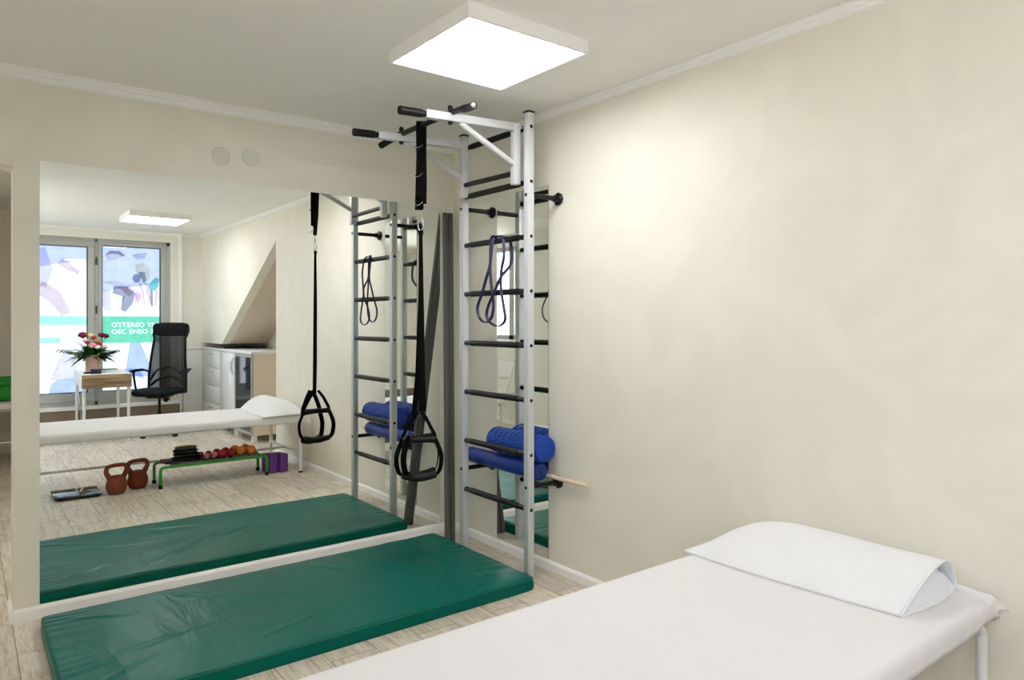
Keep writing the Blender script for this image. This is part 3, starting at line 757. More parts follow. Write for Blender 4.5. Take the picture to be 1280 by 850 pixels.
# ------------------------------------------------------------------ massage bed
BX0, BX1, BY0, BY1, BZ = -2.17, -.045, -3.150, -2.302, .532
def bed(ox, oy, label, z=.0, rot=0):
    t = thing('massage_bed', label, 'massage bed', (ox, oy, 0)); return t
t = bed((BX0 + BX1) / 2, (BY0 + BY1) / 2, 'white tubular steel massage bed standing against the right wall')
for y in (-2.345, -3.130):
    xs0, xs1 = -2.155, -.135
    side = obj('side_rail', MB().tube([(xs0 + .16, y, .470), (xs1 - .16, y, .470)], .016, 16), TUBEW, t)
    for x0, s in ((xs0, 1), (xs1, -1)):
        pts = fillet([(x0, y, .012), (x0, y, .470), (x0 + s * .161, y, .470)], .15, 10)
        lg = obj('leg', MB().tube(pts, .016, 16), TUBEW, t)
        obj('rubber_foot', MB().lathe([(0, 0), (.018, 0), (.019, .004), (.018, .016), (0, .016)], (x0, y, 0), 16), BLACK, lg)
for x in (-2.155, -.135):
    obj('cross_rail', MB().tube([(x, -2.345, .178), (x, -3.130, .178)], .011, 14), TUBEW, t)
obj('long_rail', MB().tube([(-2.155, -2.73, .178), (-.135, -2.73, .178)], .011, 14), TUBEW, t)
obj('mattress', MB().box(BX0 + .06, BX1 - .12, BY0 + .025, BY1 - .02, .486, .524, .015, 3), MATTRESS, t)
# sheet: rounded slab with soft drapes and a hanging corner by the wall
ts = MB()
sx0, sx1, sy0, sy1 = BX0, BX1, BY0, BY1
NU, NV = 120, 64
def sheet(u, v):
    # v wraps from under one long edge over the top to under the other
    x = sx0 + (sx1 - sx0) * u
    w = sy1 - sy0; r = .026; drop = .044
    L1 = drop; L2 = w - 2 * r; arc = PI / 2 * r; tot = 2 * drop + 2 * arc + L2; s = v * tot
    if s < L1: y = sy0; z = BZ - r - (L1 - s)
    elif s < L1 + arc: a = (s - L1) / r; y = sy0 + r - r * math.cos(a); z = BZ - r + r * math.sin(a)
    elif s < L1 + arc + L2: y = sy0 + r + (s - L1 - arc); z = BZ
    elif s < L1 + 2 * arc + L2: a = (s - L1 - arc - L2) / r; y = sy1 - r + r * math.sin(a); z = BZ - r + r * math.cos(a)
    else: y = sy1; z = BZ - r - (s - L1 - 2 * arc - L2)
    n1 = noise.noise(Vector((x * 1.5, y * 2.5, 3)))
    z += .0022 * n1 * (1 if z > BZ - .01 else .3)
    # head end: the sheet rounds down and the edge is gathered
    e = sx1 - x
    if e < .10:
        k = (1 - e / .10); z -= .034 * k * k; z += .003 * k * math.sin(y * 55 + 2 * n1)
    e2 = x - sx0
    if e2 < .06: k = 1 - e2 / .06; z -= .03 * k * k
    # gathers on the hanging long edges near the head
    if z < BZ - .02:
        q = math.exp(-e / .35); y += (.0016 * q + .0004) * math.sin(x * 62 + 3 * n1) * (1 if y < -2.7 else .6)
        if y < -2.7 and e < .22: z += .030 * (1 - e / .22) ** 1.5
        z -= .001 * noise.noise(Vector((x * 3, 0, 7)))
    return Vector((x, y, z))
def us(u): return .5 - .5 * math.cos(PI * u) if False else u
ts.grid(NU, NV, sheet)
bmS = ts.bm
# close the two ends and give the cloth a folded hem underneath
so = obj('bed_sheet', ts, SHEET, origin=((BX0 + BX1) / 2, (BY0 + BY1) / 2, .48), smooth=70)
so.modifiers.new('thickness', 'SOLIDIFY').thickness = .003
tag(so, 'smooth white cotton sheet stretched over the massage bed by the right wall', 'bed sheet')
# end cover and hanging corner tip belong to the sheet
endm = MB()
def endf(u, v):
    y = sy0 + .004 + (sy1 - sy0 - .008) * u
    z = BZ - .036 - .048 * v + .003 * math.sin(y * 55)
    x = sx1 + .006 * math.sin(PI * v) + .004 * v * math.sin(y * 40)
    return Vector((x, y, z))
endm.grid(60, 5, endf)
e_ = obj('end_fold', endm, SHEET, so, smooth=70); e_.modifiers.new('thickness', 'SOLIDIFY').thickness = .003
tip = MB()
def tipf(u, v):
    a = Vector((-.105, -3.151, .490)); b_ = Vector((-.048, -3.146, .518)); c = Vector((-.010, -3.165, .478))
    p = a.lerp(b_, v); q = p.lerp(c, u); q.z += .010 * math.sin(PI * u) * (1 - v); q.y += .006 * math.sin(PI * v) * u
    return q
tip.grid(10, 8, tipf)
e_ = obj('corner_tip', tip, SHEET, so, smooth=70); e_.modifiers.new('thickness', 'SOLIDIFY').thickness = .0025

# ------------------------------------------------------------------ pillow in an open-ended case
PX0, PX1, PYn, PYf = -.475, -.075, -3.035, -2.285
def cushion(x0, x1, yn, yf, z0, h, u, v, open_near, skew=.0):
    # v: 0 far (closed) .. 1 near ; u: round the section
    y = yf + (yn - yf) * v
    if open_near: s = math.sin(min(1, v / .42) * PI / 2) ** .75
    else: s = (1 - abs(2 * v - 1) ** 9) ** .5
    s = max(s, .03)
    a = 2 * PI * u
    cx = math.cos(a); sx_ = math.sin(a)
    # lens section with a sharp front edge and a blunt wall side
    xx = (cx + 1) / 2
    prof = (math.sin(PI * xx ** 1.25)) ** .68 if 0 < xx < 1 else 0
    top = h * s * prof * (1.0 + skew * (v - .5))
    bot = .004 * prof
    z = z0 + (top if sx_ >= 0 else bot)
    x = x0 + (x1 - x0) * xx
    # the front line bows slightly
    x -= .015 * math.sin(PI * v) * (1 - xx)
    return Vector((x, y, z))
t = thing('pillow', 'white pillow in an open-ended towelling case at the head of the massage bed', 'pillow', (-.27, -2.66, .535))
mb = MB()
def pc(u, v):
    p = cushion(PX0, PX1, PYn, PYf, .534, .124, u, v, True, -.10)
    p.z += .0035 * noise.noise(p * 7) * (1 if p.z > .55 else 0)
    xx = (p.x - PX0) / (PX1 - PX0)
    p.x -= .05 * (v - .5) * (-.6) * (1 - xx)     # front edge runs a little askew
    p.y -= .025 * math.sin(PI * min(max(xx, 0), 1)) * (1 if v > .98 else 0)
    return p
mb.grid(72, 60, pc, wrap_u=True)
c = obj('pillow_case', mb, PILLOW, t, smooth=80); c.modifiers.new('thickness', 'SOLIDIFY').thickness = .005
mb = MB()
mb.grid(64, 40, lambda u, v: cushion(PX0 + .045, PX1 - .008, PYn - .008, PYf - .20, .539, .098, u, v, False), wrap_u=True)
obj('inner_pillow', mb, PILLOW_IN, t, smooth=80)
hem = [pc(k / 60, 1.0) + Vector((0, -.001, 0)) for k in range(60)]
obj('case_hem', MB().tube(hem, .0045, 8, closed=True), PILLOW, t, smooth=80)

# ------------------------------------------------------------------ kettlebells
def kettlebell(x, y, rz, label):
    t = thing('kettlebell', label, 'kettlebell', (x, y, 0), 'kettlebells beside the massage bed')
    M = xf((x, y, 0), rz)
    prof = [(0, 0), (.05, .0), (.058, .004), (.072, .03), (.078, .06), (.074, .09), (.066, .115), (.056, .132), (.042, .145), (0, .15)]
    obj('body', MB().lathe([(r, z) for r, z in prof], seg=32, M=M @ Matrix.Diagonal((1.02, .92, 1, 1))), IRONR, t, smooth=60)
    p = catmull([(-.046, 0, .108), (-.060, 0, .142), (-.078, 0, .18), (-.070, 0, .213), (-.045, 0, .225), (0, 0, .227), (.045, 0, .225), (.070, 0, .213), (.078, 0, .18), (.060, 0, .142), (.046, 0, .108)], 6)
    obj('handle', MB().tube(p, .0165, 16, M=M, scale=[1.35 - .4 * math.sin(PI * i / 60) for i in range(61)]), IRONR, t, smooth=60)
kettlebell(-1.600, -2.470, math.radians(-14), 'reddish brown kettlebell nearer the black scale, beside the massage bed')
kettlebell(-1.428, -2.585, math.radians(-14), 'reddish brown kettlebell nearer the green bench, beside the massage bed')

# ------------------------------------------------------------------ bathroom scale
t = thing('weighing_scale', 'flat black glass weighing scale on the floor left of the kettlebells', 'scale', (-1.862, -2.60, 0))
obj('glass_plate', MB().box(-2.022, -1.702, -2.765, -2.435, .014, .024, .003), BLACKG, t)
obj('base', MB().box(-2.005, -1.72, -2.75, -2.45, .004, .014), BLACK, t)
for a in (-1, 1):
    for b_ in (-1, 1): obj('foot', MB().lathe([(0, 0), (.015, 0), (.015, .006), (0, .006)], (-1.862 + a * .12, -2.60 + b_ * .12, 0), 14), BLACK, t)
obj('display', MB().box(-1.90, -1.825, -2.475, -2.448, .0235, .0246, .0002), GREYC, t)

# ------------------------------------------------------------------ green step bench
gx0, gx1, gy0, gy1, gz = -1.287, -.415, -2.425, -2.672, .172
t = thing('step_bench', 'low bench with bright green tube frame and grey fabric top, standing under the massage bed', 'bench', ((gx0 + gx1) / 2, (gy0 + gy1) / 2, 0))
for y in (gy0, gy1):
    obj('side_rail', MB().tube([(gx0 + .07, y, gz), (gx1 - .07, y, gz)], .0125, 14), GREEN, t)
    for x, s in ((gx0, 1), (gx1, -1)):
        lg = obj('leg', MB().tube(fillet([(x, y, .02), (x, y, gz), (x + s * .071, y, gz)], .06, 8), .0125, 14), GREEN, t)
        obj('rubber_foot', MB().lathe([(0, 0), (.0165, 0), (.0165, .026), (.014, .03), (0, .03)], (x, y, 0), 14), BLACK, lg)
obj('fabric_top', MB().box(gx0 + .075, gx1 - .045, gy1 - .004, gy0 + .004, gz + .0125, gz + .0185, .002), GREYC, t)

# balls on the bench
PK = mat('pink vinyl', (206, 122, 146), rough=.5, var=.04); PKD = mat('dusky pink vinyl', (150, 62, 84), rough=.5, var=.04)
RD = mat('red vinyl', (184, 36, 44), rough=.45, var=.04); RDD = mat('dark red vinyl', (140, 22, 34), rough=.45, var=.04); ORG = mat('orange vinyl', (232, 138, 52), rough=.5, var=.05)
ZT = gz + .0185
balls = [(-.908, -2.492, .026, PK, 'small pink weighted ball, first of the front row beside the black weights'),
         (-.850, -2.490, .030, PK, 'small pink weighted ball, second of the front row on the green bench'),
         (-.782, -2.490, .035, RD, 'red weighted ball beside the pink ones in the front row'),
         (-.706, -2.490, .036, RD, 'red weighted ball beside the orange ones in the front row'),
         (-.626, -2.490, .0405, ORG, 'orange weighted ball beside the red ones in the front row'),
         (-.537, -2.490, .042, ORG, 'orange weighted ball at the right end of the front row'),
         (-.935, -2.585, .027, PKD, 'dusky pink weighted ball, first of the back row beside the black weights'),
         (-.872, -2.585, .028, PKD, 'dusky pink weighted ball, second of the back row'),
         (-.803, -2.585, .033, RDD, 'dark red weighted ball in the back row beside the dusky pink ones'),
         (-.728, -2.585, .035, RDD, 'dark red weighted ball in the back row beside the orange ones'),
         (-.648, -2.588, .040, ORG, 'orange weighted ball in the back row beside the dark red ones'),
         (-.556, -2.588, .041, ORG, 'orange weighted ball at the right end of the back row')]
for x, y, r, m_, l in balls:
    o = obj('weighted_ball', MB().ball((x, y, ZT + r), r, 28), m_, origin=(x, y, ZT)); tag(o, l, 'ball', 'weighted balls on the green bench')
# ankle weights: flat sand bags in a pile
def bag(x, y, z, w, d, h, rz, m_, label, strap=None):
    t = thing('ankle_weight', label, 'ankle weight', (x, y, z), 'ankle weights piled on the green bench')
    def fn(u, v):
        a = 2 * PI * u; b_ = PI * v - PI / 2
        f = lambda c, e: math.copysign(abs(c) ** e, c)
        X = w / 2 * f(math.cos(b_), .35) * f(math.cos(a), .45); Y = d / 2 * f(math.cos(b_), .35) * f(math.sin(a), .45); Z = h / 2 * f(math.sin(b_), .7)
        Z *= 1 - .25 * abs(math.sin(X / w * 9)) 
        return Vector((X, Y, Z))
    M = xf((x, y, z + h / 2), rz)
    obj('sand_bag', MB().grid(40, 16, fn, wrap_u=True, M=M), m_, t, smooth=60)
    s = MB().band([Vector((-w / 2 * .99, 0, h * .15)), Vector((-w * .35, 0, h * .49)), Vector((0, 0, h * .51)), Vector((w * .35, 0, h * .49)), Vector((w / 2 * 1.03, 0, h * .2)), Vector((w * .56, 0, 0))], d * .4, .004, (0, 1, 0), M=M)
    obj('strap', s, strap or WEB, t)
BK = mat('black nylon', (24, 24, 26), rough=.55, var=.1); GYB = mat('charcoal nylon', (66, 68, 72), rough=.5, var=.06); YLW = mat('yellow trim', (176, 146, 30), rough=.6)
RDB = mat('dull red fabric', (150, 66, 66), rough=.8, var=.05); BLB = mat('dark blue fabric', (44, 58, 84), rough=.8, var=.05)
bag(-1.065, -2.545, ZT, .23, .13, .034, .10, BK, 'wide black ankle weight at the bottom of the pile on the bench')
bag(-1.060, -2.545, ZT + .035, .20, .13, .032, -.14, BK, 'black ankle weight second from the bottom of the pile')
bag(-1.072, -2.545, ZT + .068, .19, .12, .028, .16, BK, 'black ankle weight second from the top of the pile')
bag(-1.068, -2.545, ZT + .097, .17, .12, .026, .06, GYB, 'charcoal ankle weight with a yellow strap on top of the pile', YLW)
def folded(x, y, z, w, d, h, rz, m_, l):
    o = obj('folded_band', MB().box(-w / 2, w / 2, -d / 2, d / 2, 0, h, h * .3, 3, M=xf((x, y, z), rz)), m_, origin=(x, y, z)); tag(o, l, 'folded band')
folded(-1.205, -2.600, ZT, .10, .10, .014, .2, RDB, 'dull red folded fabric band at the left end of the green bench')
folded(-1.190, -2.490, ZT, .12, .09, .012, -.15, BLB, 'dark blue folded fabric band at the left end of the green bench')
# yoga blocks
for x, y, l in ((-.352, -2.535, 'purple foam yoga block standing right beside the green bench legs'), (-.262, -2.520, 'purple foam yoga block standing farther from the bench, nearest the wall')):
    t = obj('yoga_block', MB().box(-.038, .038, -.078, .078, 0, .165, .006, 2, M=xf((x, y, 0), math.radians(-10))), PURPLE, origin=(x, y, 0)); tag(t, l, 'yoga block', 'yoga blocks under the massage bed')

# ------------------------------------------------------------------ cabinets in the recess
def cab(y0, y1, name, label, kind):
    t = thing(name, label, 'cabinet', (.25, (y0 + y1) / 2, 0), 'white cabinets in the recess')
    obj('carcass', MB().box(.018, .52, y0 + .001, y1 - .001, .082, 1.004), CABSIDE if kind == 'glass' else GLOSSW2, t)
    lg = [(.045, y1 - .05), (.47, y1 - .05)] + [(.045, y0 + .05)]
    for x, y in lg: obj('leg', MB().box(x - .025, x + .025, y - .025, y + .025, 0, .082), GLOSSW2, t)
    return t
t = cab(-4.785, -4.144, 'glass_door_cabinet', 'white cabinet with a dark grey glass door, end unit of the row in the recess', 'glass')
fr = MB(); y0, y1 = -4.780, -4.150
for b_ in [(y0, y1, .965, .998), (y0, y1, .086, .12), (y0, y0 + .03, .12, .965), (y1 - .03, y1, .12, .965)]: fr.box(0, .017, b_[0], b_[1], b_[2], b_[3])
dd = obj('door', fr, ALU, t); obj('glass', MB().box(.004, .012, y0 + .03, y1 - .03, .12, .965), GREYDOOR, dd)
def bow_handle(y, z0, z1, parent):
    obj('handle', MB().tube(catmull([(0, y, z0), (-.028, y - .012, z0 + .03), (-.034, y - .02, (z0 + z1) / 2), (-.028, y - .012, z1 - .03), (0, y, z1)], 6), .006, 10), CHROME, parent)
bow_handle(y0 + .015, .75, .94, dd)
t = cab(-5.395, -4.787, 'glossy_door_cabinet', 'white high gloss cabinet between the drawers and the grey glass door', 'gloss')
dd = obj('door', MB().box(0, .017, -5.392, -4.790, .086, .998, .002), GLOSSW, t); bow_handle(-4.83, .75, .94, dd)
t = cab(-6.13, -5.397, 'drawer_cabinet', 'white cabinet with four drawers in the recess beside the corner', 'drawer')
for k in range(4):
    z1 = .998 - k * .231
    d_ = obj('drawer', MB().box(0, .017, -6.127, -5.40, z1 - .226, z1, .002), GLOSSW2, t)
    obj('handle', MB().tube(fillet([(0, -5.82, z1 - .045), (-.028, -5.82, z1 - .045), (-.028, -5.70, z1 - .045), (0, -5.70, z1 - .045)], .01, 4), .006, 10), CHROME, d_)
o = obj('filler_panel', MB().box(0, .5, YW + .002, -6.132, .02, 1.004), GLOSSW2, origin=(.25, -6.19, 0)); tag(o, 'narrow white filler panel between the drawers and the corner', 'panel')
o = obj('worktop', MB().box(-.006, .56, YW + .002, -4.140, 1.0045, 1.034, .002), GLOSSW, origin=(.28, -5.2, 1.0045)); tag(o, 'long white glossy worktop lying across the row of cabinets in the recess', 'worktop')
o = obj('shade_strip', MB().box(.03, .56, -5.42, -5.33, 1.035, 1.052), BLACKM, origin=(.3, -5.38, 1.035)); tag(o, 'black strip standing in for the shade at the back of the white worktop under the roof slope', 'shade strip')  # black strip added as the dark shade below the slope
t = thing('corner_cabinet', 'low greyish white cabinet in the corner beside the glazed door, behind the office chair', 'cabinet', (-.15, YW + .05, 0))
obj('carcass', MB().box(-.245, -.004, YW, YW + .055, .0, 1.0), GLOSSW2, t)
obj('door', MB().box(-.243, -.006, YW + .056, YW + .072, .03, .990, .002), GLOSSW2, t)
obj('top', MB().box(-.25, -.002, YW, YW + .078, 1.0, 1.03, .002), GLOSSW2, t)

# ------------------------------------------------------------------ desk
DZ = .785
t = thing('desk', 'white desk with a brown wooden drawer front, standing before the glazed door', 'desk', (-1.30, -5.65, 0))
M = xf((-1.285, -5.13, 0), math.radians(2))
def D(mb): bmesh.ops.transform(mb.bm, matrix=M, verts=mb.bm.verts); return mb
obj('desk_top', D(MB().box(-.245, .245, -1.0, 0, DZ - .018, DZ, .002)), DESKW, t)
dr = obj('drawer_front', D(MB().box(-.245, .245, -.016, .003, DZ - .155, DZ - .006, .002)), OAK, t)
for x in (-.245, .229): obj('side_panel', D(MB().box(x, x + .016, -1.0, -.017, DZ - .15, DZ - .019, .001)), DESKW, t)
obj('back_panel', D(MB().box(-.228, .228, -1.0, -.985, DZ - .15, DZ - .019)), DESKW, t)
obj('drawer_bottom', D(MB().box(-.228, .228, -.984, -.018, DZ - .15, DZ - .14)), DESKW, t)
for x, sx_ in ((-.22, -1), (.22, 1)):
    for y, sy_ in ((-.05, 0), (-.95, 0)):
        obj('leg', D(MB().tube([(x, y, DZ - .15), (x - sx_ * .0, y - sy_, .0)], 1, 14, scale=[.019, .014])), DESKW, t)
obj('brace', D(MB().tube([(-.22, -.93, DZ - .16), (-.22, -.07, .05)], .006, 10)), CHROME, t)
# things on the desk
def desk_p(x, y): v = M @ Vector((x, y, 0)); return v.x, v.y
vx, vy = -1.385, -5.45
pot = MB().lathe([(0, .0), (.070, 0), (.073, .004), (.079, .19), (.079, .205), (.073, .207), (.070, .2), (.066, .03), (0, .03)], (vx, vy, DZ), 36)
o = obj('flower_vase', pot, PINKV, origin=(vx, vy, DZ)); tag(o, 'pale pink cylindrical vase holding the flowers on the desk', 'vase')
bq = thing('flower_bouquet', 'bouquet of dark red, pink and cream flowers with green leaves in the pink vase', 'bouquet', (vx, vy, DZ + .1))
rnd = random.Random(4)
fol = MB()
def leafshape(mb, base, d, L_, w, droop=.3):
    d = Vector(d).normalized(); side = d.cross(Vector((0, 0, 1)))
    if side.length < .1: side = Vector((1, 0, 0))
    side.normalize(); n_ = 7; b = mb.bm; rows = []
    for i in range(n_ + 1):
        q = i / n_; c = Vector(base) + d * L_ * q + Vector((0, 0, -droop * L_ * q * q)); ww = w * math.sin(PI * min(1, q * .92 + .06)) ** .8
        rows.append([b.verts.new(c - side * ww), b.verts.new(c + Vector((0, 0, -.15 * ww))), b.verts.new(c + side * ww)])
    for A, B_ in zip(rows[:-1], rows[1:]):
        for k in range(2): b.faces.new((A[k], A[k + 1], B_[k + 1], B_[k]))
ctr = Vector((vx, vy, DZ + .19))
for i in range(300):
    a = rnd.uniform(0, 2 * PI); el = rnd.uniform(-.2, 1.0); L_ = rnd.uniform(.15, .36) if el < .5 else rnd.uniform(.08, .2)
    dvec = Vector((math.cos(a) * math.cos(el), math.sin(a) * math.cos(el) * .7, math.sin(el)))
    s0 = ctr + dvec * rnd.uniform(.03, .10)
    leafshape(fol, s0, dvec + Vector((0, 0, .15)), L_ * .6, rnd.uniform(.016, .030), rnd.uniform(.2, .6))
for a, L_ in ((2.9, .36), (3.05, .31), (.15, .27), (-.1, .24), (3.4, .26), (.5, .22)):
    dvec = Vector((math.cos(a), math.sin(a) * .5, .25))
    fol.tube([ctr, ctr + dvec * L_ * .5 + Vector((0, 0, .03)), ctr + dvec * L_], .002, 5)
    for k in range(9):
        q = .25 + k * .085; base = ctr + dvec * L_ * q
        for s in (-1, 1): leafshape(fol, base, dvec * .5 + Vector((0, s * .8, .3 * s)), .055, .013, .3)
obj('foliage', fol, LEAF, bq, smooth=60)
spk = MB()
for k in range(5):
    spk.tube(catmull([ctr, ctr + Vector((-.10 - .01 * k, .02, .14)), ctr + Vector((-.24 - .015 * k, .02 + .02 * k, .35 - .035 * k))], 5), 1, 5, scale=[.003 - .00022 * i for i in range(11)])
obj('spiky_grass', spk, mat('dark stem', (48, 44, 40), rough=.6), bq)
st_ = MB()
blooms = [(-.105, .05, .235, .052, (110, 16, 40)), (.085, .03, .235, .042, (112, 18, 48)), (.125, .04, .225, .040, (104, 14, 44)), (-.035, .06, .235, .036, (226, 206, 130)), (-.065, .08, .155, .028, (178, 24, 32)), (-.01, .09, .125, .038, (230, 140, 156)), (-.02, .10, .110, .028, (232, 150, 166)), (.035, .10, .100, .032, (244, 236, 222)), (.03, .05, .165, .042, (150, 140, 80)), (.06, .08, .140, .028, (196, 40, 30)), (.115, .06, .105, .028, (238, 232, 226)), (.045, .09, .02, .02, (238, 190, 40)), (.02, -.06, .2, .035, (178, 30, 40)), (-.06, -.07, .17, .035, (232, 190, 196))]
for i, (dx, dy, dz_, r, col) in enumerate(blooms):
    c = Vector((vx + dx, vy + dy, DZ + .19 + dz_)); b = MB()
    st_.tube([ctr - Vector((0, 0, .08)), ctr + (c - ctr) * .5, c - Vector((0, 0, r * .5))], .0025, 6)
    b.ball(c, r * .55, 12)
    for ring, (cnt, el) in enumerate(((7, .15), (7, .55), (5, .95), (4, 1.3))):
        for k in range(cnt):
            a = 2 * PI * k / cnt + ring * .5 + i; dv = Vector((math.cos(a) * math.cos(el), math.sin(a) * math.cos(el), math.sin(el)))
            b.ball(c + dv * r * .55, r * .45, 8, (1, 1, .8))
    obj('bloom', b, mat('petal %d' % i, col, rough=.7, var=.12, vscale=60), bq, smooth=80)
obj('stems', st_, LEAF, bq)
x, y = desk_p(-.10, -.10)
o = obj('small_box', MB().box(-.052, .052, -.035, .035, 0, .052, .002, M=xf((x, y, DZ), .1)), NBOX, origin=(x, y, DZ)); tag(o, 'small navy box on the front edge of the desk', 'box')
x, y = desk_p(-.165, -.22)
o = obj('pen_tray', MB().box(-.045, .045, -.06, .06, 0, .014, .003, M=xf((x, y, DZ), .1)), BLACK, origin=(x, y, DZ)); tag(o, 'flat black tray on the desk in front of the vase', 'tray')
x, y = desk_p(.10, -.42)
o = obj('paper_stack', MB().box(-.105, .105, -.15, .15, 0, .012, .001, M=xf((x, y, DZ), -.1)), PAPER, origin=(x, y, DZ)); tag(o, 'low stack of white papers on the desk', 'papers')
x, y = desk_p(.08, -.70)
o = obj('notebook', MB().box(-.09, .09, -.12, .12, 0, .016, .002, M=xf((x, y, DZ), .25)), GREYC, origin=(x, y, DZ)); tag(o, 'grey closed notebook on the back half of the desk', 'notebook')

# ------------------------------------------------------------------ office chair
cx, cy = -.680, -5.47
t = thing('office_chair', 'black high-backed mesh office chair with arm rests beside the desk', 'office chair', (cx, cy, 0))
ANG = math.radians(35)           # local +y is the way it faces; turned towards the desk
M = xf((cx, cy, 0), ANG)
def Cc(mb): bmesh.ops.transform(mb.bm, matrix=M, verts=mb.bm.verts); return mb
def seatf(u, v):
    a = 2 * PI * u; b_ = PI * v - PI / 2; f = lambda c, e: math.copysign(abs(c) ** e, c)
    X = .255 * f(math.cos(b_), .4) * f(math.cos(a), .5); Y = .25 * f(math.cos(b_), .4) * f(math.sin(a), .5); Z = .045 * f(math.sin(b_), .6)
    if Z > 0: Z -= .012 * (1 - (X / .26) ** 2)
    if Y > .1: Z -= .25 * (Y - .1) ** 1.5
    return Vector((X, Y + .03, .53 + Z))
obj('seat', Cc(MB().grid(56, 20, seatf, wrap_u=True)), CHAIRB, t, smooth=60)
def backc(v, off=0):     # centre line of the backrest, v 0..1 bottom to top, leaning away
    z = .50 + .80 * v; y = -.20 - .045 * math.sin(PI * v * .9) * -1 - .13 * v - .02
    return y, z
def backw(v): return .235 - .03 * abs(v - .25) - .035 * v + (.02 if v > .85 else 0)
def meshf(u, v):
    y, z = backc(v); w = backw(v) - .012; s = 2 * u - 1
    return Vector((w * s, y - .035 * (1 - s * s) * 1, z))
mm_ = Cc(MB().grid(16, 24, meshf)); bk = obj('backrest', mm_, CHMESH, t, smooth=80)
fp = []
for i in range(25):
    v = i / 24; y, z = backc(v); fp.append((-backw(v), y, z))
top = []
for i in range(1, 8): s = -1 + 2 * i / 8; y, z = backc(1); top.append((backw(1) * s, y - .03 * (1 - s * s), z + .006 * (1 - s * s)))
rp = [(-p[0], p[1], p[2]) for p in fp[::-1]]
bot = []
for i in range(1, 8): s = 1 - 2 * i / 8; y, z = backc(0); bot.append((backw(0) * s, y - .03 * (1 - s * s), z - .02 * (1 - s * s)))
obj('back_frame', Cc(MB().tube(fp + top + rp + bot, .015, 12, closed=True)), CHAIRB, bk)
def headf(u, v):
    a = 2 * PI * u; b_ = PI * v - PI / 2; f = lambda c, e: math.copysign(abs(c) ** e, c)
    X = .225 * f(math.cos(b_), .4) * f(math.cos(a), .5); Y = .032 * f(math.cos(b_), .5) * f(math.sin(a), .7); Z = .085 * f(math.sin(b_), .5)
    return Vector((X, Y - .33 - .02 * (1 - (X / .22) ** 2), 1.275 + Z))
obj('head_rest', Cc(MB().grid(48, 20, headf, wrap_u=True)), CHAIRB, t, smooth=60)
m = MB()
for s in (-1, 1):
    m.tube(catmull([(s * .21, -.20, .62), (s * .14, -.235, .76), (0, -.25, .82), (s * .02, -.25, .82)], 6), .012, 10)
    m.tube(catmull([(s * .20, -.20, .58), (s * .11, -.24, .66), (0, -.255, .70)], 6), .016, 10)
obj('lumbar_support', Cc(m), BLACKM, t)
for s in (-1, 1):
    p = fillet([(s * .235, -.06, .50), (s * .300, -.04, .54), (s * .310, .0, .745), (s * .300, -.02, .775), (s * .275, -.22, .775), (s * .225, -.26, .74)], .05, 5)
    ar = obj('arm_rest', Cc(MB().tube(p, .013, 12)), BLACKM, t)
    obj('arm_pad', Cc(MB().band(catmull([(s * .298, .11, .758), (s * .301, .06, .778), (s * .298, -.05, .786), (s * .286, -.18, .784)], 5), .045, .018, (1, 0, 0))), CHAIRB, ar, smooth=60)
obj('seat_plate', Cc(MB().box(-.11, .11, -.14, .12, .452, .487, .008)), BLACKM, t)
obj('gas_column', MB().tube([(cx, cy, .09), (cx, cy, .28), (cx, cy, .281), (cx, cy, .455)], 1, 16, scale=[.027, .027, .016, .016]), BLACKM, t)
hub = obj('base_hub', MB().lathe([(0, .06), (.035, .06), (.042, .08), (.038, .12), (.028, .135), (0, .135)], (cx, cy, 0), 20), BLACKM, t)
obj('tension_knob', Cc(MB().ball((.10, .06, .43), .03, 12, (1, .7, 1))), BLACKM, t)
for k in range(5):
    a = 2 * PI * k / 5 + ANG + .55; ca, sa = math.cos(a), math.sin(a); ex, ey = cx + .29 * ca, cy + .29 * sa
    sp_ = obj('base_spoke', MB().band([(cx + .02 * ca, cy + .02 * sa, .105), (cx + .16 * ca, cy + .16 * sa, .10), (ex, ey, .078)], .04, .024, (-sa, ca, 0), scale=[1.1, .95, .7]), BLACKM, t)
    w = MB()
    for s in (-1, 1):
        w.lathe([(0, -.009), (.022, -.009), (.026, -.005), (.026, .005), (.022, .009), (0, .009)], seg=18, M=xf((ex - sa * s * .014, ey + ca * s * .014, .026), a) @ Matrix.Rotation(PI / 2, 4, 'X'))
    w.tube([(ex, ey, .03), (ex, ey, .07)], .008, 10)
    obj('caster', w, BLACKM, sp_)

# ------------------------------------------------------------------ white chair by the left wall (seen in the narrow mirror)
wx, wy = -3.02, -3.62
t = thing('white_chair', 'white folding chair standing by the left wall, glimpsed in the narrow mirror', 'chair', (wx, wy, 0))
obj('seat', MB().box(wx - .19, wx + .19, wy - .20, wy + .20, .435, .455, .008, 3), CHAIRW, t)
obj('backrest', MB().box(wx - .19, wx - .17, wy - .19, wy + .19, .62, .84, .008, 3, M=None), CHAIRW, t)
for s in (-1, 1):
    obj('leg', MB().band([(wx + .19, wy + s * .18, .0), (wx - .05, wy + s * .185, .44), (wx - .18, wy + s * .185, .84)], .016, .028, (0, 1, 0)), CHAIRW, t)
    obj('leg', MB().band([(wx - .18, wy + s * .165, .0), (wx + .12, wy + s * .165, .44)], .016, .028, (0, 1, 0)), CHAIRW, t)

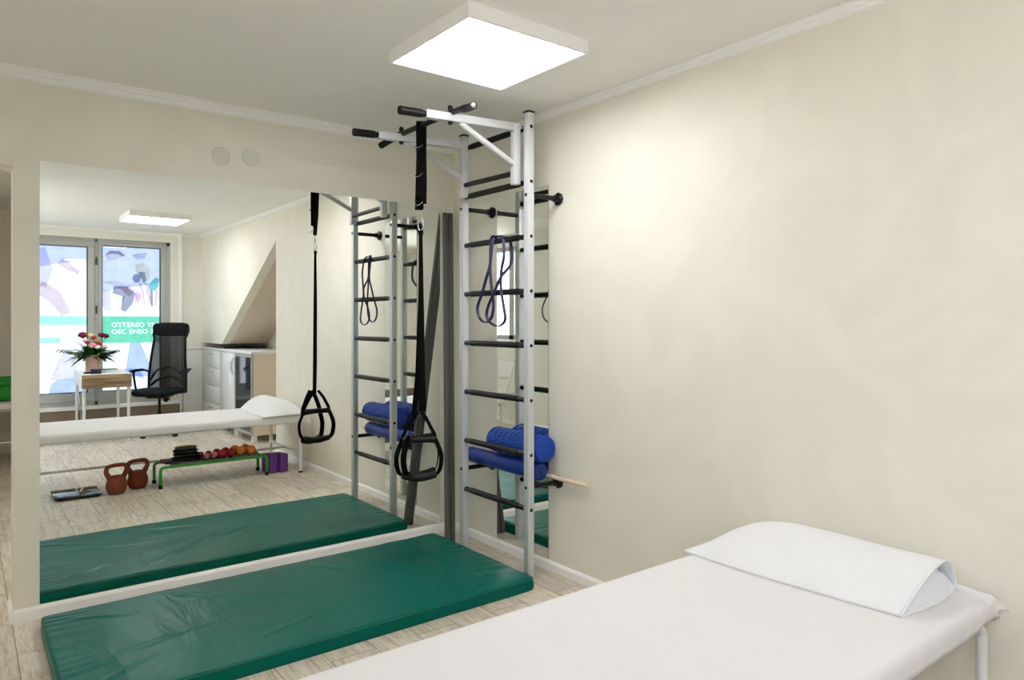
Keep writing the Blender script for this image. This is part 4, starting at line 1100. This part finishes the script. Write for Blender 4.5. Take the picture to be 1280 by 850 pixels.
# ------------------------------------------------------------------ next room, seen through the opening
nb = (-2.9, -1.86, 4.05, 5.05)
t = thing('massage_bed', 'white bed in the next room, glimpsed through the opening left of the mirror', 'massage bed', (-2.4, 4.5, 0))
for x, s in ((-3.1, 1), (-1.95, -1)):
    for y in (4.12, 4.95): obj('leg', MB().tube([(x, y, 0), (x, y, .55)], .016, 14), TUBEW, t)
for y in (4.12, 4.95):
    obj('side_rail', MB().tube([(-3.1, y, .55), (-1.95, y, .55)], .016, 14), TUBEW, t)
    obj('low_rail', MB().tube([(-3.1, y, .25), (-1.95, y, .25)], .011, 14), TUBEW, t)
obj('mattress', MB().box(-3.2, -1.9, 4.05, 5.02, .562, .62, .02, 3), SHEET, t)
for y, z, l in ((4.30, .69, 'bright green foam roll lying in front on the bed in the next room'), (4.55, .78, 'bright green foam roll lying behind and higher on the bed in the next room')):
    tt = MB().tube([(-2.85, y, z), (-2.84, y, z), (-2.16, y, z), (-2.15, y, z)], 1, 24, scale=[.060, .068, .068, .060]) if z < .75 else MB().tube([(-2.85, 4.435, z), (-2.84, 4.435, z), (-2.16, 4.435, z), (-2.15, 4.435, z)], 1, 24, scale=[.060, .068, .068, .060])
    o = obj('foam_roll', tt, GRNROLL, origin=(-2.5, y, z - .068)); tag(o, l, 'foam roll', 'green foam rolls in the next room')

# ------------------------------------------------------------------ daylight, camera
w = bpy.data.worlds.new('World'); SC.world = w; w.use_nodes = True
bg = w.node_tree.nodes['Background']; # overcast sky above, lower half brightened to throw light up at the ceiling
_N = w.node_tree.nodes; _L = w.node_tree.links; _tc = _N.new('ShaderNodeTexCoord'); _sx = _N.new('ShaderNodeSeparateXYZ'); _cr = _N.new('ShaderNodeValToRGB')
_L.new(_tc.outputs['Generated'], _sx.inputs[0]); _mr = _N.new('ShaderNodeMapRange'); _mr.inputs['From Min'].default_value = -1; _mr.inputs['From Max'].default_value = 1
_L.new(_sx.outputs['Z'], _mr.inputs['Value']); _L.new(_mr.outputs['Result'], _cr.inputs['Fac'])
_cr.color_ramp.elements[0].position = .42; _cr.color_ramp.elements[0].color = (1, .97, .93, 1)
_cr.color_ramp.elements[1].position = .52; _cr.color_ramp.elements[1].color = (.70, .78, .90, 1)
_L.new(_cr.outputs['Color'], bg.inputs['Color']); bg.inputs['Strength'].default_value = 2.9
cam = bpy.data.cameras.new('Camera'); co = bpy.data.objects.new('Camera', cam); COL.objects.link(co)
cam.sensor_width = 36; cam.sensor_fit = 'HORIZONTAL'; cam.lens = 888.2 / 1280 * 36
cam.shift_y = -(425 - 401.25) / 1280
cam.clip_start = .05; cam.clip_end = 100
co.location = (-2.5837, -3.9606, 1.38); co.rotation_euler = (PI / 2, 0, -.6597)
SC.camera = co
SC.view_settings.view_transform = 'Standard'; SC.view_settings.look = 'None'; SC.view_settings.exposure = 1.40; SC.view_settings.gamma = 1
SC.view_settings.use_curve_mapping = False
SC.cycles.use_denoising = True
SC.cycles.max_bounces = 16; SC.cycles.diffuse_bounces = 10; SC.cycles.glossy_bounces = 8; SC.cycles.transparent_max_bounces = 16
SC.cycles.sample_clamp_indirect = 6
SC.cycles.blur_glossy = 0.5
